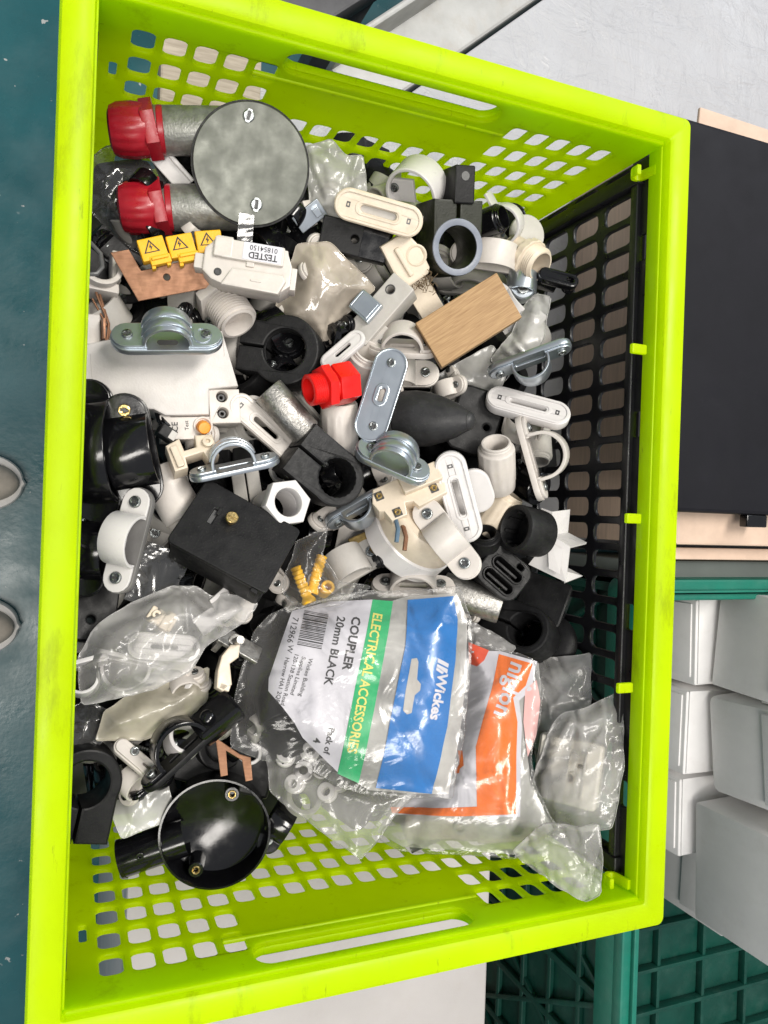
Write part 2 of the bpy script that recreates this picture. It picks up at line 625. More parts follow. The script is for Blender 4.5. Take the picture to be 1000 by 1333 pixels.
class T:
    """a thing: an Empty at its place, parts are child meshes. Lengths are given in photo pixels at its distance."""
    def __init__(s, name, label, cat, u, v, z, rot=(0, 0, 0), group=None, s_=1.0):
        loc, t = P(u, v, z)
        s.k = t / FPX * s_
        R = frame(u, v) @ Matrix.Rotation(rad(rot[2]), 3, 'Z') @ Matrix.Rotation(rad(rot[1]), 3, 'Y') @ Matrix.Rotation(rad(rot[0]), 3, 'X')
        s.M = R.to_4x4()
        s.M.translation = loc
        s.o = bpy.data.objects.new(name, None)
        s.o.empty_display_size = 0.01
        col.objects.link(s.o)
        s.o.matrix_world = s.M
        s.cat = cat
        tagit(s.o, label, cat, group)

    def p(s, name, material, *gs, parent=None, label=None, kind=None, ang=38):
        g = join(*gs) if len(gs) > 1 else gs[0]
        me = make_mesh(name, g, s.k, material, ang)
        o = bpy.data.objects.new(name, me)
        col.objects.link(o)
        o.parent = parent or s.o
        if label:
            o['label'] = label
        if kind:
            o['kind'] = kind
        return o

    def screw(s, x, y, z, r=6.5, a=None, m='scr', rot=(0, 0, 0), slotted=False, parent=None):
        a = random.uniform(0, 90) if a is None else a
        hd = prism([circ(r, n=20), cross(r * 1.15, r * 0.32)] if not slotted else [circ(r, n=20), rrect(r * 1.7, r * 0.34, 0.2)], r * 0.5, r * 0.22, 0)
        rim = lathe([(r * 1.0, -r * 0.25), (r * 1.0, r * 0.1)], 20)
        g = xf(join(hd, rim), (0, 0, 0), (0, 0, a))
        back = prism(circ(r * 0.96, n=16), r * 0.25, 0, 0)
        o = s.p('screw', m, xf(g, (x, y, z), rot), parent=parent)
        if parent is None:
            s.p('screw_recess', 'slot', xf(back, (x, y, z), rot), parent=o)
        return o


def one(name, label, cat, u, v, z, rot, material, *gs, group=None, s_=1.0, ang=38):
    t = T(name, label, cat, u, v, z, rot, group, s_)
    g = join(*gs) if len(gs) > 1 else gs[0]
    me = make_mesh(name, g, t.k, material, ang)
    col.objects.unlink(t.o)
    bpy.data.objects.remove(t.o)
    o = bpy.data.objects.new(name, me)
    col.objects.link(o)
    o.matrix_world = t.M
    return tagit(o, label, cat, group)


def world_obj(name, g, material, parent=None, loc=(0, 0, 0), **kw):
    o = bpy.data.objects.new(name, make_mesh(name, g, 1.0, material))
    col.objects.link(o)
    o.location = loc
    o.parent = parent
    return tagit(o, **kw)


def empty(name, loc, **kw):
    o = bpy.data.objects.new(name, None)
    o.empty_display_size = 0.02
    col.objects.link(o)
    o.location = loc
    return tagit(o, **kw)


def copy_tree(o, parent=None):
    c = o.copy()
    col.objects.link(c)
    if parent is not None:
        c.parent = parent
    for ch in o.children:
        copy_tree(ch, c)
    return c


# crumpled film --------------------------------------------------------------
import bmesh


def grid_poly(outline, step):
    bm = bmesh.new()
    vs = [bm.verts.new((x, y, 0)) for x, y in outline]
    bm.faces.new(vs)
    xs = [p[0] for p in outline]
    ys = [p[1] for p in outline]
    for ax, lo, hi in ((0, min(xs), max(xs)), (1, min(ys), max(ys))):
        t = lo + step * 0.5
        while t < hi:
            co = (t, 0, 0) if ax == 0 else (0, t, 0)
            no = (1, 0, 0) if ax == 0 else (0, 1, 0)
            bmesh.ops.bisect_plane(bm, geom=bm.verts[:] + bm.edges[:] + bm.faces[:], plane_co=co, plane_no=no, dist=1e-5)
            t += step
    bmesh.ops.triangulate(bm, faces=[f for f in bm.faces if len(f.verts) > 4])
    bm.normal_update()
    bm.verts.ensure_lookup_table()
    V = np.array([tuple(v.co) for v in bm.verts], float)
    F = []
    for f in bm.faces:
        ids = tuple(v.index for v in f.verts)
        F.append(ids if f.normal.z > 0 else ids[::-1])
    bm.free()
    return V, F, [True] * len(F)


class Crumple:
    """height over a flat outline: a pillow plus random sharp folds"""
    def __init__(s, outline, H=14, fall=30, folds=26, amp=3.0, seed=1, tilt=(0, 0), facet=2.0):
        r = np.random.default_rng(seed)
        s.o = np.array(outline, float)
        s.H, s.fall, s.tilt, s.facet = H, fall, tilt, facet
        lo, hi = s.o.min(0), s.o.max(0)
        s.c = r.uniform(lo, hi, (folds, 2))
        s.a = r.uniform(0, math.pi, folds)
        s.L = r.uniform(0.12, 0.5, folds) * (hi - lo).max()
        s.w = r.uniform(2.5, 9, folds) * (hi - lo).max() / 160
        s.h = r.uniform(-1, 1, folds) * amp
        nf = max(6, folds // 2)
        s.vp = r.uniform(lo, hi, (nf, 2))
        s.vg = r.normal(0, 1, (nf, 2))
        s.ph = r.uniform(0, 6.28, (6,))
        s.size = (hi - lo).max()

    def edge(s, x, y):
        P0 = s.o
        P1 = np.roll(P0, -1, 0)
        q = np.stack([x, y], -1)[:, None, :]
        d = P1 - P0
        t = np.clip(((q - P0) * d).sum(-1) / np.maximum((d * d).sum(-1), 1e-9), 0, 1)
        return np.sqrt((((q - P0) - d * t[..., None]) ** 2).sum(-1)).min(1)

    def __call__(s, x, y):
        x, y = np.asarray(x, float), np.asarray(y, float)
        e = np.clip(s.edge(x, y) / s.fall, 0, 1)
        e = e * e * (3 - 2 * e)
        z = s.H * e
        for c, a, L, w_, h in zip(s.c, s.a, s.L, s.w, s.h):
            dx, dy = x - c[0], y - c[1]
            p = dx * math.cos(a) + dy * math.sin(a)
            n = -dx * math.sin(a) + dy * math.cos(a)
            n = n + 0.12 * p * np.sin(p / L * 2 + a)
            z = z + h * np.clip(1 - np.abs(n) / w_, 0, 1) * np.clip(1 - (p / L) ** 2, 0, 1)
        d = np.sqrt((x[:, None] - s.vp[:, 0]) ** 2 + (y[:, None] - s.vp[:, 1]) ** 2)
        i = d.argmin(1)
        ds = np.sort(d, 1)
        z = z + s.facet * np.clip((ds[:, 1] - ds[:, 0]) / (0.12 * s.size), 0, 1)
        z = z + s.facet * 0.3 * np.sin(x / s.size * 17 + s.ph[0] + 2 * np.sin(y / s.size * 9 + s.ph[1]))
        return z + x * s.tilt[0] + y * s.tilt[1]


def sheet(outline, cr, step=3.0, dz=0.0, flip=False):
    V, F, S = grid_poly(outline, step)
    V[:, 2] = cr(V[:, 0], V[:, 1]) + dz
    return V, F, S


def drape(g, cr, dz):
    V = np.array(g[0], float)
    V[:, 2] = cr(V[:, 0], V[:, 1]) + dz
    return V, g[1], [True] * len(g[1])


def loc_outline(pts, u, v):
    return [(x - u, -(y - v)) for x, y in pts]


def soften(pts, seed, amp=1.6, step=9):
    """hand-cut look: corners a little rounded, edges wavy"""
    rr = random.Random(seed)
    out = []
    n = len(pts)
    for i in range(n):
        p, q = pts[i], pts[(i + 1) % n]
        L_ = math.dist(p, q)
        k = max(1, int(L_ / step))
        nx, ny = -(q[1] - p[1]) / max(L_, 1e-6), (q[0] - p[0]) / max(L_, 1e-6)
        bow = rr.uniform(-1, 1) * amp * min(1, L_ / 40)
        for j in range(k):
            f = j / k
            d = bow * math.sin(math.pi * f) + (rr.uniform(-0.5, 0.5) * amp if j else 0)
            out.append((p[0] + (q[0] - p[0]) * f + nx * d, p[1] + (q[1] - p[1]) * f + ny * d))
    sm = []
    for i in range(len(out)):
        p, q = out[i], out[(i + 1) % len(out)]
        sm += [(p[0] * .75 + q[0] * .25, p[1] * .75 + q[1] * .25), (p[0] * .25 + q[0] * .75, p[1] * .25 + q[1] * .75)]
    return sm


def bag(name, label, u, v, z, pts, material, cat='plastic bag', rot=(0, 0, 0), group=None, back=True, step=3.0, lift=0.0, **kw):
    out = loc_outline(pts, u, v)
    if _sarea(out) < 0:
        out = out[::-1]
    out = soften(out, kw.get('seed', 1))
    cr = Crumple(out, **kw)
    t = T(name, label, cat, u, v, z, rot, group)
    t.film = t.p('front_film', material, sheet(out, cr, step, lift), ang=180)
    if back:
        crb = Crumple(out, H=-kw.get('H', 14) * 1.8, fall=kw.get('fall', 30), folds=10, amp=2, seed=99, facet=1, tilt=kw.get('tilt', (0, 0)))
        t.p('back_film', material, sheet(out, crb, step * 2), ang=180)
    t.cr, t.u, t.v = cr, u, v
    xs = np.array(out + out[:2])
    zs = cr(xs[:, 0], xs[:, 1]) + lift
    t.p('sealed_edge', material, tube([(x, y, z) for (x, y), z in zip(xs, zs)], 0.75, 5, False), ang=180)
    return t
# ------------------------------------------------------------------ the setting
def floor_mat():
    m = mat('teal_floor_paint', (0.013, 0.098, 0.112), 0.30, var=0.12, sc_=7, bump=0.05, bscale=120, stain=0.0)
    nt = m.node_tree
    L = nt.links.new
    b = nt.nodes['Principled BSDF']
    src = b.inputs['Base Color'].links[0].from_socket
    tc = _n(nt, 'ShaderNodeTexCoord')
    for scale, lo, hi, c, amt in ((22, 0.70, 0.73, (0.30, 0.36, 0.36), 0.6), (70, 0.71, 0.73, (0.5, 0.5, 0.48), 0.8), (4, 0.50, 0.75, (0.10, 0.20, 0.22), 0.4)):
        n = _n(nt, 'ShaderNodeTexNoise')
        n.inputs['Scale'].default_value = scale
        n.inputs['Detail'].default_value = 5
        L(tc.outputs['Object'], n.inputs['Vector'])
        r = _n(nt, 'ShaderNodeMapRange')
        r.inputs[1].default_value, r.inputs[2].default_value, r.inputs[4].default_value = lo, hi, amt
        L(n.outputs[0], r.inputs[0])
        x = _n(nt, 'ShaderNodeMix', data_type='RGBA')
        x.inputs[7].default_value = (*c, 1)
        L(r.outputs[0], x.inputs[0])
        L(src, x.inputs[6])
        src = x.outputs[2]
    L(src, b.inputs['Base Color'])
    return m


M['floor'] = floor_mat()
M['table'] = mat('pale_laminate', (0.46, 0.435, 0.425), 0.45, var=0.04, sc_=12, stain=0.08)
M['box'] = mat('white_carton', (0.86, 0.845, 0.84), 0.6, var=0.05, sc_=14, stain=0.16, bump=0.10, bscale=26, stainc=(0.45, 0.40, 0.34))
M['card'] = mat('brown_cardboard', (0.60, 0.45, 0.35), 0.75, var=0.10, sc_=25, grain=(1, 1, 14))
M['case'] = mat('matt_black_case', (0.010, 0.010, 0.013), 0.55, var=0.1, sc_=20, rv=0.08, bump=0.004, spec=0.14, dust=0.06, dustc=(0.3, 0.3, 0.33))
M['grn_shaded'] = mat('green_plastic_shaded', (0.004, 0.060, 0.043), 0.45, var=0.15, sc_=25, stain=0.12, stainc=(0.16, 0.25, 0.22))  # crate walls and floor: green darkened, the shade is put into the colour
M['grn_lit'] = mat('green_plastic_lit', (0.007, 0.155, 0.108), 0.42, var=0.12, sc_=25, stain=0.15, stainc=(0.16, 0.30, 0.26))  # lighter copy of the same green, light on the rim put into the colour
M['gap_shade'] = mat('shaded_gap_grey_green', (0.15, 0.17, 0.16), 0.5, var=0.1, sc_=15)  # dull tone painted for the shaded gap between box and crate
M['steel'] = mat('painted_steel', (0.42, 0.42, 0.41), 0.45, 0.2, var=0.12, sc_=20, stain=0.3)
M['dsteel'] = mat('dark_steel', (0.10, 0.10, 0.105), 0.5, 0.3, var=0.2, sc_=20)
M['shoe'] = mat('pale_shoe_suede', (0.46, 0.41, 0.34), 0.85, var=0.10, sc_=60, bump=0.05)
M['sole'] = mat('pale_rubber_sole', (0.78, 0.75, 0.70), 0.6, var=0.06)


def osb():
    m = mat('white_painted_chipboard', (0.40, 0.405, 0.425), 0.45, var=0.04, sc_=9, bump=0)
    nt = m.node_tree
    L = nt.links.new
    b = nt.nodes['Principled BSDF']
    tc = _n(nt, 'ShaderNodeTexCoord')
    mp = _n(nt, 'ShaderNodeMapping')
    mp.inputs['Scale'].default_value = (1, 2.6, 1)
    mp.inputs['Rotation'].default_value = (0, 0, 0.6)
    L(tc.outputs['Object'], mp.inputs['Vector'])
    mp2 = _n(nt, 'ShaderNodeMapping')
    mp2.inputs['Scale'].default_value = (2.4, 1, 1)
    mp2.inputs['Rotation'].default_value = (0, 0, 0.2)
    L(tc.outputs['Object'], mp2.inputs['Vector'])
    outs = []
    for mpp in (mp, mp2):
        n = _n(nt, 'ShaderNodeTexNoise')
        n.inputs['Scale'].default_value = 16
        n.inputs['Detail'].default_value = 5
        n.inputs['Roughness'].default_value = 0.6
        n.inputs['Distortion'].default_value = 0.5
        L(mpp.outputs[0], n.inputs['Vector'])
        rp = _n(nt, 'ShaderNodeMapRange')
        rp.inputs[1].default_value, rp.inputs[2].default_value = 0.42, 0.58
        L(n.outputs[0], rp.inputs[0])
        outs.append(rp.outputs[0])
    v = _n(nt, 'ShaderNodeMath', operation='ADD')
    L(outs[0], v.inputs[0])
    L(outs[1], v.inputs[1])
    bp = _n(nt, 'ShaderNodeBump')
    bp.inputs['Strength'].default_value = 0.8
    bp.inputs['Distance'].default_value = 0.0009
    L(v.outputs[0], bp.inputs['Height'])
    L(bp.outputs[0], b.inputs['Normal'])
    return m


M['osb'] = osb()

world_obj('floor', prism([(-5, -5), (6, -5), (6, 5), (-5, 5)], 0.05, 0, -0.60), 'floor', kind='structure')

tb = empty('cabinet', (0.055, 0, -0.55), label='pale laminate cabinet that the lime crate stands on', cat='cabinet')
world_obj('top', prism(rrect(0.31, 1.13, 0.002, 0.150, -0.33), 0.025, 0.002, 0.5235), 'table', tb)
world_obj('carcass', prism(rrect(0.30, 1.11, 0.002, 0.152, -0.33), 0.522, 0.001, 0.001), 'table', tb)

world_obj('chipboard', prism([(.06, .250), (.372, .250), (.372, -.03), (1.5, -.03), (1.5, 1.5), (.262 + 1.05, .367 + .95), (.262, .367), (.06, .355)], 0.018, 0.001, -0.058), 'osb',
          label='white painted chipboard sheet with rough flakes lying beyond the lime crate', cat='board')
tr_ = empty('trestle', (0.7, 0.7, -0.55), label='plain wooden trestle under the white chipboard sheet', cat='trestle')
for x in (-0.55, 0.5):
    for y in (-0.40, 0.0 if x < 0 else 0.5):
        world_obj('leg', xf(box(0.045, 0.045, 0.487, 0.003), (x, y, 0.2445)), 'board', tr_)
world_obj('wooden_plank', xf(box(0.078, 0.30, 0.02, 0.002), (0.094, 0.402, -0.0295)), 'board', label='short grey brown wooden plank lying against the top end of the lime crate', cat='plank')
dx, dy = .742, .670
for name, off, wid, z, mt, lab in (('steel_rail', 0.031, 0.055, -0.075, 'steel', 'pale painted steel rail running along the slanting chipboard edge'),
                                   ('steel_channel', 0.125, 0.05, -0.12, 'dsteel', 'dark steel channel lying beside the pale painted rail')):
    cx, cy = .277 - dy * off + dx * .45, .385 + dx * off + dy * .45
    g = xf(join(box(1.0, wid, 0.03, 0.003), xf(box(1.0, 0.006, 0.05, 0.002), (0, wid / 2 - 0.003, 0.03))), (0, 0, 0), (0, 0, math.degrees(math.atan2(dy, dx))))
    bar = empty(name, (cx, cy, z), label=lab, cat='steel bar')
    world_obj('bar_body', g, mt, bar)
    for q_ in (-0.36, 0.40):
        hh = z + 0.55 - 0.016
        world_obj('leg', xf(box(0.03, 0.03, hh, 0.002), (dx * q_, dy * q_, -0.0155 - hh / 2)), mt, bar)

# brown carton with the black case in it
cb = empty('cardboard_box', (0.70, 0.15, -0.0385), label='brown cardboard box behind the black mesh side of the lime crate', cat='cardboard box')
world_obj('carton_body', xf(box(0.50, 0.336, 0.153, 0.002), (0, 0, 0.077)), 'card', cb)
world_obj('flap', xf(box(0.50, 0.010, 0.003, 0.001), (0, -0.176, 0.134), (-6, 0, 0)), 'card', cb)
world_obj('flap', xf(box(0.49, 0.016, 0.003, 0.001), (0, 0.168, 0.156), (4, 0, -1.2)), 'card', cb)
cs = empty('equipment_case', (0.665, 0.158, 0.1175), label='flat matt black case lying on the brown cardboard box', cat='case')
world_obj('case_shell', prism(rrect(0.55, 0.30, 0.006, 0, 0), 0.018, 0.003, 0.001), 'case', cs)
world_obj('latch', xf(box(0.022, 0.010, 0.008, 0.001), (-0.150, -0.155, 0.013)), 'gloss', cs)
world_obj('shaded_gap_strip', prism(rrect(0.50, 0.018, 0.002, 0.70, -0.0425), 0.24, 0.002, -0.17), 'gap_shade', label='grey green strip added as the shaded gap between cardboard box and green crate', cat='panel')  # added strip that stands in for the shadowed gap here

# ------------------------------------------------------------------ green crate with cartons
lt = empty('low_bench', (0.70, -0.42, -0.55), label='low wooden bench under the green lattice crate', cat='bench')
world_obj('bench_top', box(0.56, 0.76, 0.03, 0.003, (0, 0, 0.364)), 'board', lt)
for sx in (-0.25, 0.25):
    for sy in (-0.34, 0.34):
        world_obj('leg', box(0.04, 0.04, 0.348, 0.002, (sx, sy, 0.1745)), 'board', lt)
gc = empty('green_crate', (0.437, -0.055, -0.17), label='green lattice crate holding white cartons beside the lime crate', cat='crate')
GL, GW, GH = 0.52, 0.72, 0.263


def lattice(L, H, n, diag=True):
    th = 0.006
    gs = [box(L, th, 0.018, 0.001, (L / 2, 0, H - 0.009)), box(L, th, 0.02, 0.001, (L / 2, 0, 0.01))]
    for zz in (0.06, 0.105, 0.15, 0.195):
        gs.append(box(L, th * 0.9, 0.006, 0.001, (L / 2, 0, zz)))
    for i in range(n + 1):
        gs.append(box(0.007, th, H - 0.02, 0.001, (0.0035 + (L - 0.007) * i / n, 0, H / 2)))
    if diag:
        st = L / n * 2
        for i in range(0, n, 2):
            x0 = L / n * i
            a = math.degrees(math.atan2(H - 0.03, st))
            ln = math.hypot(H - 0.03, st)
            for sgn in (1, -1):
                gs.append(xf(box(ln, th * 0.8, 0.005, 0.001), (x0 + st / 2, 0.0005 * sgn, H / 2), (0, -a * sgn, 0)))
    return join(*gs)


world_obj('near_wall', join(xf(lattice(GW, GH - 0.012, 12), (0.004, 0, 0), (0, 0, -90)), box(0.002, GW - 0.01, GH - 0.03, 0.0004, (0.008, -GW / 2, GH / 2 - 0.01))), 'grn_shaded', gc)
world_obj('far_wall', xf(lattice(GW, GH - 0.012, 12, False), (GL - 0.004, 0, 0), (0, 0, -90)), 'grn_shaded', gc)
world_obj('end_wall', join(xf(lattice(GL, GH - 0.012, 8), (0, -0.004, 0)), box(GL - 0.02, 0.003, GH - 0.03, 0.0005, (GL / 2, -0.011, GH / 2 - 0.01))), 'grn_shaded', gc)
world_obj('end_wall', xf(lattice(GL, GH - 0.012, 12), (0, -GW + 0.004, 0)), 'grn_shaded', gc)
fl = [box(GL - 0.02, GW - 0.02, 0.003, 0.0005, (GL / 2, -GW / 2, 0.008))]
for i in range(13):
    fl.append(box(GL - 0.02, 0.005, 0.012, 0.001, (GL / 2, -0.03 - i * 0.052, 0.016)))
for i in range(7):
    fl.append(box(0.005, GW - 0.02, 0.010, 0.001, (0.04 + i * 0.073, -GW / 2, 0.015)))
world_obj('crate_floor', join(*fl), 'grn_shaded', gc)
# rim with a ridge on it
ring = prism([rrect(GL + 0.014, GW + 0.014, 0.012, GL / 2, -GW / 2), rrect(GL - 0.022, GW - 0.022, 0.006, GL / 2, -GW / 2)], 0.012, 0.002, GH - 0.013)
lip = prism([rrect(GL + 0.014, GW + 0.014, 0.012, GL / 2, -GW / 2), rrect(GL + 0.008, GW + 0.008, 0.010, GL / 2, -GW / 2)], 0.024, 0.001, GH - 0.035)
rid = prism([rrect(GL - 0.004, GW - 0.004, 0.008, GL / 2, -GW / 2), rrect(GL - 0.010, GW - 0.010, 0.006, GL / 2, -GW / 2)], 0.005, 0.001, GH - 0.002)
world_obj('rim', join(ring, lip, rid), 'grn_lit', gc)


def carton(label, x, y0, y1, z0, z1, dep=0.16, rz=0, tilt=0, soft=0.0016):
    wy = abs(y1 - y0)
    o = empty('carton', (x, (y0 + y1) / 2, z0), label=label, cat='carton', group='white cartons in the green crate')
    o.rotation_euler = (rad(tilt), 0, rad(rz))
    h = z1 - z0
    world_obj('carton_body', xf(box(dep, wy, h - 0.002, soft, r=soft * 1.2), (dep / 2, 0, h / 2)), 'box', o)
    world_obj('side_flap', xf(box(dep * 0.9, 0.0016, h * 0.5, 0.0005), (dep / 2, wy / 2 + 0.0020, h * 0.72), (3.0, 0, 0.6)), 'box', o)
    world_obj('lid_flap', xf(box(dep * 0.98, wy * 0.985, 0.0018, 0.0008), (dep / 2 + 0.001, 0.001, h + 0.001), (0, -1.0, 0)), 'box', o)
    world_obj('tuck_flap', xf(box(0.0020, wy * 0.86, h * 0.42, 0.0005), (-0.0018, 0.0015, h * 0.76), (0, 2.0, 0)), 'box', o)
    return o


carton('white carton in the lower row nearest the black case', 0.545, -0.072, -0.152, -0.150, 0.044, rz=1)
carton('white carton lying on top of the lower carton nearest the black case', 0.562, -0.060, -0.150, 0.050, 0.175, rz=-3, tilt=2)
carton('middle white carton of the lower row in the green crate', 0.540, -0.158, -0.236, -0.150, 0.040, rz=-1)
carton('rounded white carton lying on the middle of the lower row', 0.560, -0.160, -0.250, 0.048, 0.165, rz=3, tilt=-3, soft=0.006)
carton('grey white carton of the lower row under the scuffed carton', 0.546, -0.244, -0.318, -0.150, 0.030, rz=1)
carton('scuffed white carton with bright side overhanging the green crate floor', 0.556, -0.262, -0.372, 0.040, 0.22, rz=2)
carton('shaded white carton at the far end of the green crate floor', 0.66, -0.34, -0.44, -0.150, -0.02, rz=-2)

# ------------------------------------------------------------------ shoes of the photographer
def shoe(label, y):
    o = empty('shoe', (-0.055, y, -0.55), label=label, cat='shoe', group='pair of pale shoes')
    prof = [(-0.27, 0.026, 0.085), (-0.22, 0.032, 0.085), (-0.15, 0.033, 0.080), (-0.09, 0.035, 0.064)]
    prof += [(-0.05 + 0.05 * math.sin(t_), 0.0345 * math.cos(t_) + 0.0005, 0.030 + 0.024 * math.cos(t_) ** 0.7) for t_ in np.linspace(0, 1.5, 12)]
    V, F = [], []
    n = 28
    for (x, hw, h) in prof:
        for i in range(n):
            a = 2 * math.pi * i / n
            V.append((x - 0.004, 0.80 * hw * math.cos(a), 0.022 + max(0, math.sin(a)) ** 0.8 * (h - 0.02) if math.sin(a) > 0 else 0.022 + 0.01 * math.sin(a)))
    for k in range(len(prof) - 1):
        for i in range(n):
            j = (i + 1) % n
            F.append((k * n + i, (k + 1) * n + i, (k + 1) * n + j, k * n + j))
    F += [tuple(range(n)), tuple(range(len(V) - 1, len(V) - n - 1, -1))]
    world_obj('upper', (np.array(V), F, [True] * len(F)), 'shoe', o)
    oc = [(x, -hw - 0.003) for x, hw, h in prof] + [(0.0035, 0)] + [(x, hw + 0.003) for x, hw, h in reversed(prof)]
    world_obj('sole', prism(oc, 0.026, 0.006, 0.0), 'sole', o)


shoe('pale shoe toe on the teal floor level with the black clips', 0.021)
shoe('pale shoe toe on the teal floor level with the clear bag of white saddles', -0.168)

# ------------------------------------------------------------------ the lime folding crate
CX, CL, CW, CH = 0.1645, 0.349, 0.484, 0.235
cr_ = empty('folding_crate', (CX, 0, 0), label='lime green folding crate with black mesh sides full of electrical fittings', cat='crate')


def rim(profile, w_, l_, r_):
    V, F = [], []
    n = None
    for (o, z) in profile:
        lp = rrect(w_ - 2 * o, l_ - 2 * o, max(0.0015, r_ - o), n=5)
        n = len(lp)
        V += [(x, y, z) for x, y in lp]
    m = len(profile)
    for k in range(m):
        k2 = (k + 1) % m
        for i in range(n):
            j = (i + 1) % n
            F.append((k * n + i, k * n + j, k2 * n + j, k2 * n + i))
    return np.array(V), F, [True] * len(F)


world_obj('rim', rim([(0.0, 0.203), (0.0, 0.2315), (0.0012, 0.2343), (0.004, 0.235), (0.0125, 0.2338), (0.0142, 0.2325), (0.0147, 0.230), (0.0152, 0.2245),
                      (0.0136, 0.2245), (0.0126, 0.2300), (0.0035, 0.2320), (0.0022, 0.2300), (0.0022, 0.203)], CL, CW, 0.0055), 'lime', cr_)


def wall_panel(outer, holes, th):
    return prism([outer] + holes, th, 0.0009, -th / 2)


def end_panel(sgn):
    W_ = CL - 0.030
    x0 = 0.0
    outer = rrect(W_, 0.221, 0.002, 0, 0.1185)
    holes = []
    rows = [0.198, 0.174, 0.150, 0.126, 0.102, 0.078, 0.054, 0.032]
    for ri, zz in enumerate(rows):
        for c in range(19):
            x = 0.027 + 0.01511 * c - CX
            if ri < 2 and 5 <= c <= 13:
                continue
            holes.append(rrect(0.0112, 0.0178, 0.0035, x, zz, n=3))
    sl = rrect(0.124, 0.0195, 0.009, 0.156 - CX, 0.2128, n=6)
    holes.append(sl)
    for xx in (-0.150,):
        holes.append(rrect(0.004, 0.016, 0.001, xx, 0.165, n=1))
    g = prism([outer] + holes, 0.003, 0.0008, -0.0015)
    g = xf(g, (0, 0, 0), (90, 0, 0))
    o = world_obj('end_panel', g, 'lime_panel', cr_, loc=(0, sgn * 0.2268, 0))
    # raised surround of the hand hole, outside
    col_ = prism([rrect(0.130, 0.0255, 0.012, 0.156 - CX, 0.2128, n=6), rrect(0.124, 0.0195, 0.009, 0.156 - CX, 0.2128, n=6)], 0.0045, 0.001, 0)
    col_ = xf(col_, (0, 0, 0), (90, 0, 0))
    if sgn > 0:
        col_ = xf(col_, (0, 0.0060, 0))
    else:
        col_ = xf(col_, (0, -0.0014, 0))
    h = world_obj('hand_hole', col_, 'lime', o)
    # shallow ribs that thicken the panel
    world_obj('stiffening_rib', box(0.15, 0.0025, 0.003, 0.001, (0.156 - CX, -sgn * 0.0012, 0.196)), 'lime', o)


end_panel(1)
end_panel(-1)


def side_panel(x):
    L_ = 0.452
    outer = rrect(L_, 0.209, 0.003, 0, 0.1125)
    holes = []
    for i in range(26):
        yy = -0.2175 + 0.0174 * i
        for ri, zz in enumerate((0.186, 0.152, 0.118, 0.084, 0.050)):
            holes.append(rrect(0.0125, 0.027, 0.0045, yy, zz, n=3))
    for yy in (-0.17, -0.06, 0.06, 0.17):
        holes.append(rrect(0.016, 0.006, 0.001, yy, 0.2105, n=1))
    g = prism([outer] + holes, 0.003, 0.0008, -0.0015)
    g = xf(xf(g, (0, 0, 0), (90, 0, 0)), (0, 0, 0), (0, 0, 90))
    o = world_obj('side_panel', g, 'crate_black', cr_, loc=(x - CX, 0, 0))
    s = 1 if x < CX else -1
    posts = join(*[box(0.006, 0.010, 0.20, 0.001, (s * 0.003, sy * 0.2145, 0.110)) for sy in (1, -1)], box(0.005, 0.43, 0.006, 0.001, (s * 0.0025, 0, 0.205)))
    world_obj('panel_frame', posts, 'crate_black', o)
    for yy in (-0.165,):
        world_obj('hinge', join(*[xf(lathe([(0, 0), (0.005, 0.0), (0.006, 0.003), (0.006, 0.012), (0.005, 0.015), (0, 0.015)], 14), (-s * 0.0062, yy + d, 0.16), (90, 0, 0)) for d in (-0.02, 0, 0.02)]), 'crate_black', o)


side_panel(0.3265)
for sx in (1, -1):
    world_obj('rim_lip', box(0.0018, CW - 0.032, 0.011, 0.0006, (sx * (CL / 2 - 0.0150), 0, 0.2215)), 'lime', cr_)
side_panel(0.0005)
for v_, u_ in ((675, 825), (895, 814), (455, 832)):
    p_, t_ = P(u_, v_, 0.221)
    world_obj('retaining_tab', xf(box(0.011, 0.006, 0.003, 0.0008), (p_.x - CX - 0.001, p_.y, 0.2215)), 'lime', cr_)
for v_, u_ in ((228, 835), (1143, 800)):
    p_, t_ = P(u_, v_, 0.212)
    hk = strap([(-0.008, 0.004), (-0.0075, -0.001)] + [(0.005 * math.cos(rad(a)) - 0.0025, 0.005 * math.sin(rad(a)) - 0.001) for a in range(180, 361, 20)] + [(0.004, 0.008)], 0.0025, 0.006, 0.0005)
    world_obj('corner_hook', xf(hk, (p_.x - CX, p_.y, 0.214)), 'lime', cr_)
world_obj('base_panel', join(box(CL - 0.03, CW - 0.03, 0.004, 0.001, (0, 0, 0.006)), *[box(0.006, CW - 0.05, 0.004, 0.001, (x, 0, 0.010)) for x in (-0.12, -0.06, 0, 0.06, 0.12)]), 'crate_black', cr_)
# ------------------------------------------------------------------ fittings made of parts
def foot(R, Lh, sw, sgn):
    p = [(R - 1, -sw / 2)] + arc(sw / 2, -90, 90, 8, Lh - sw / 2) + [(R - 1, sw / 2)]
    return p if sgn > 0 else [(-x, y) for x, y in reversed(p)]


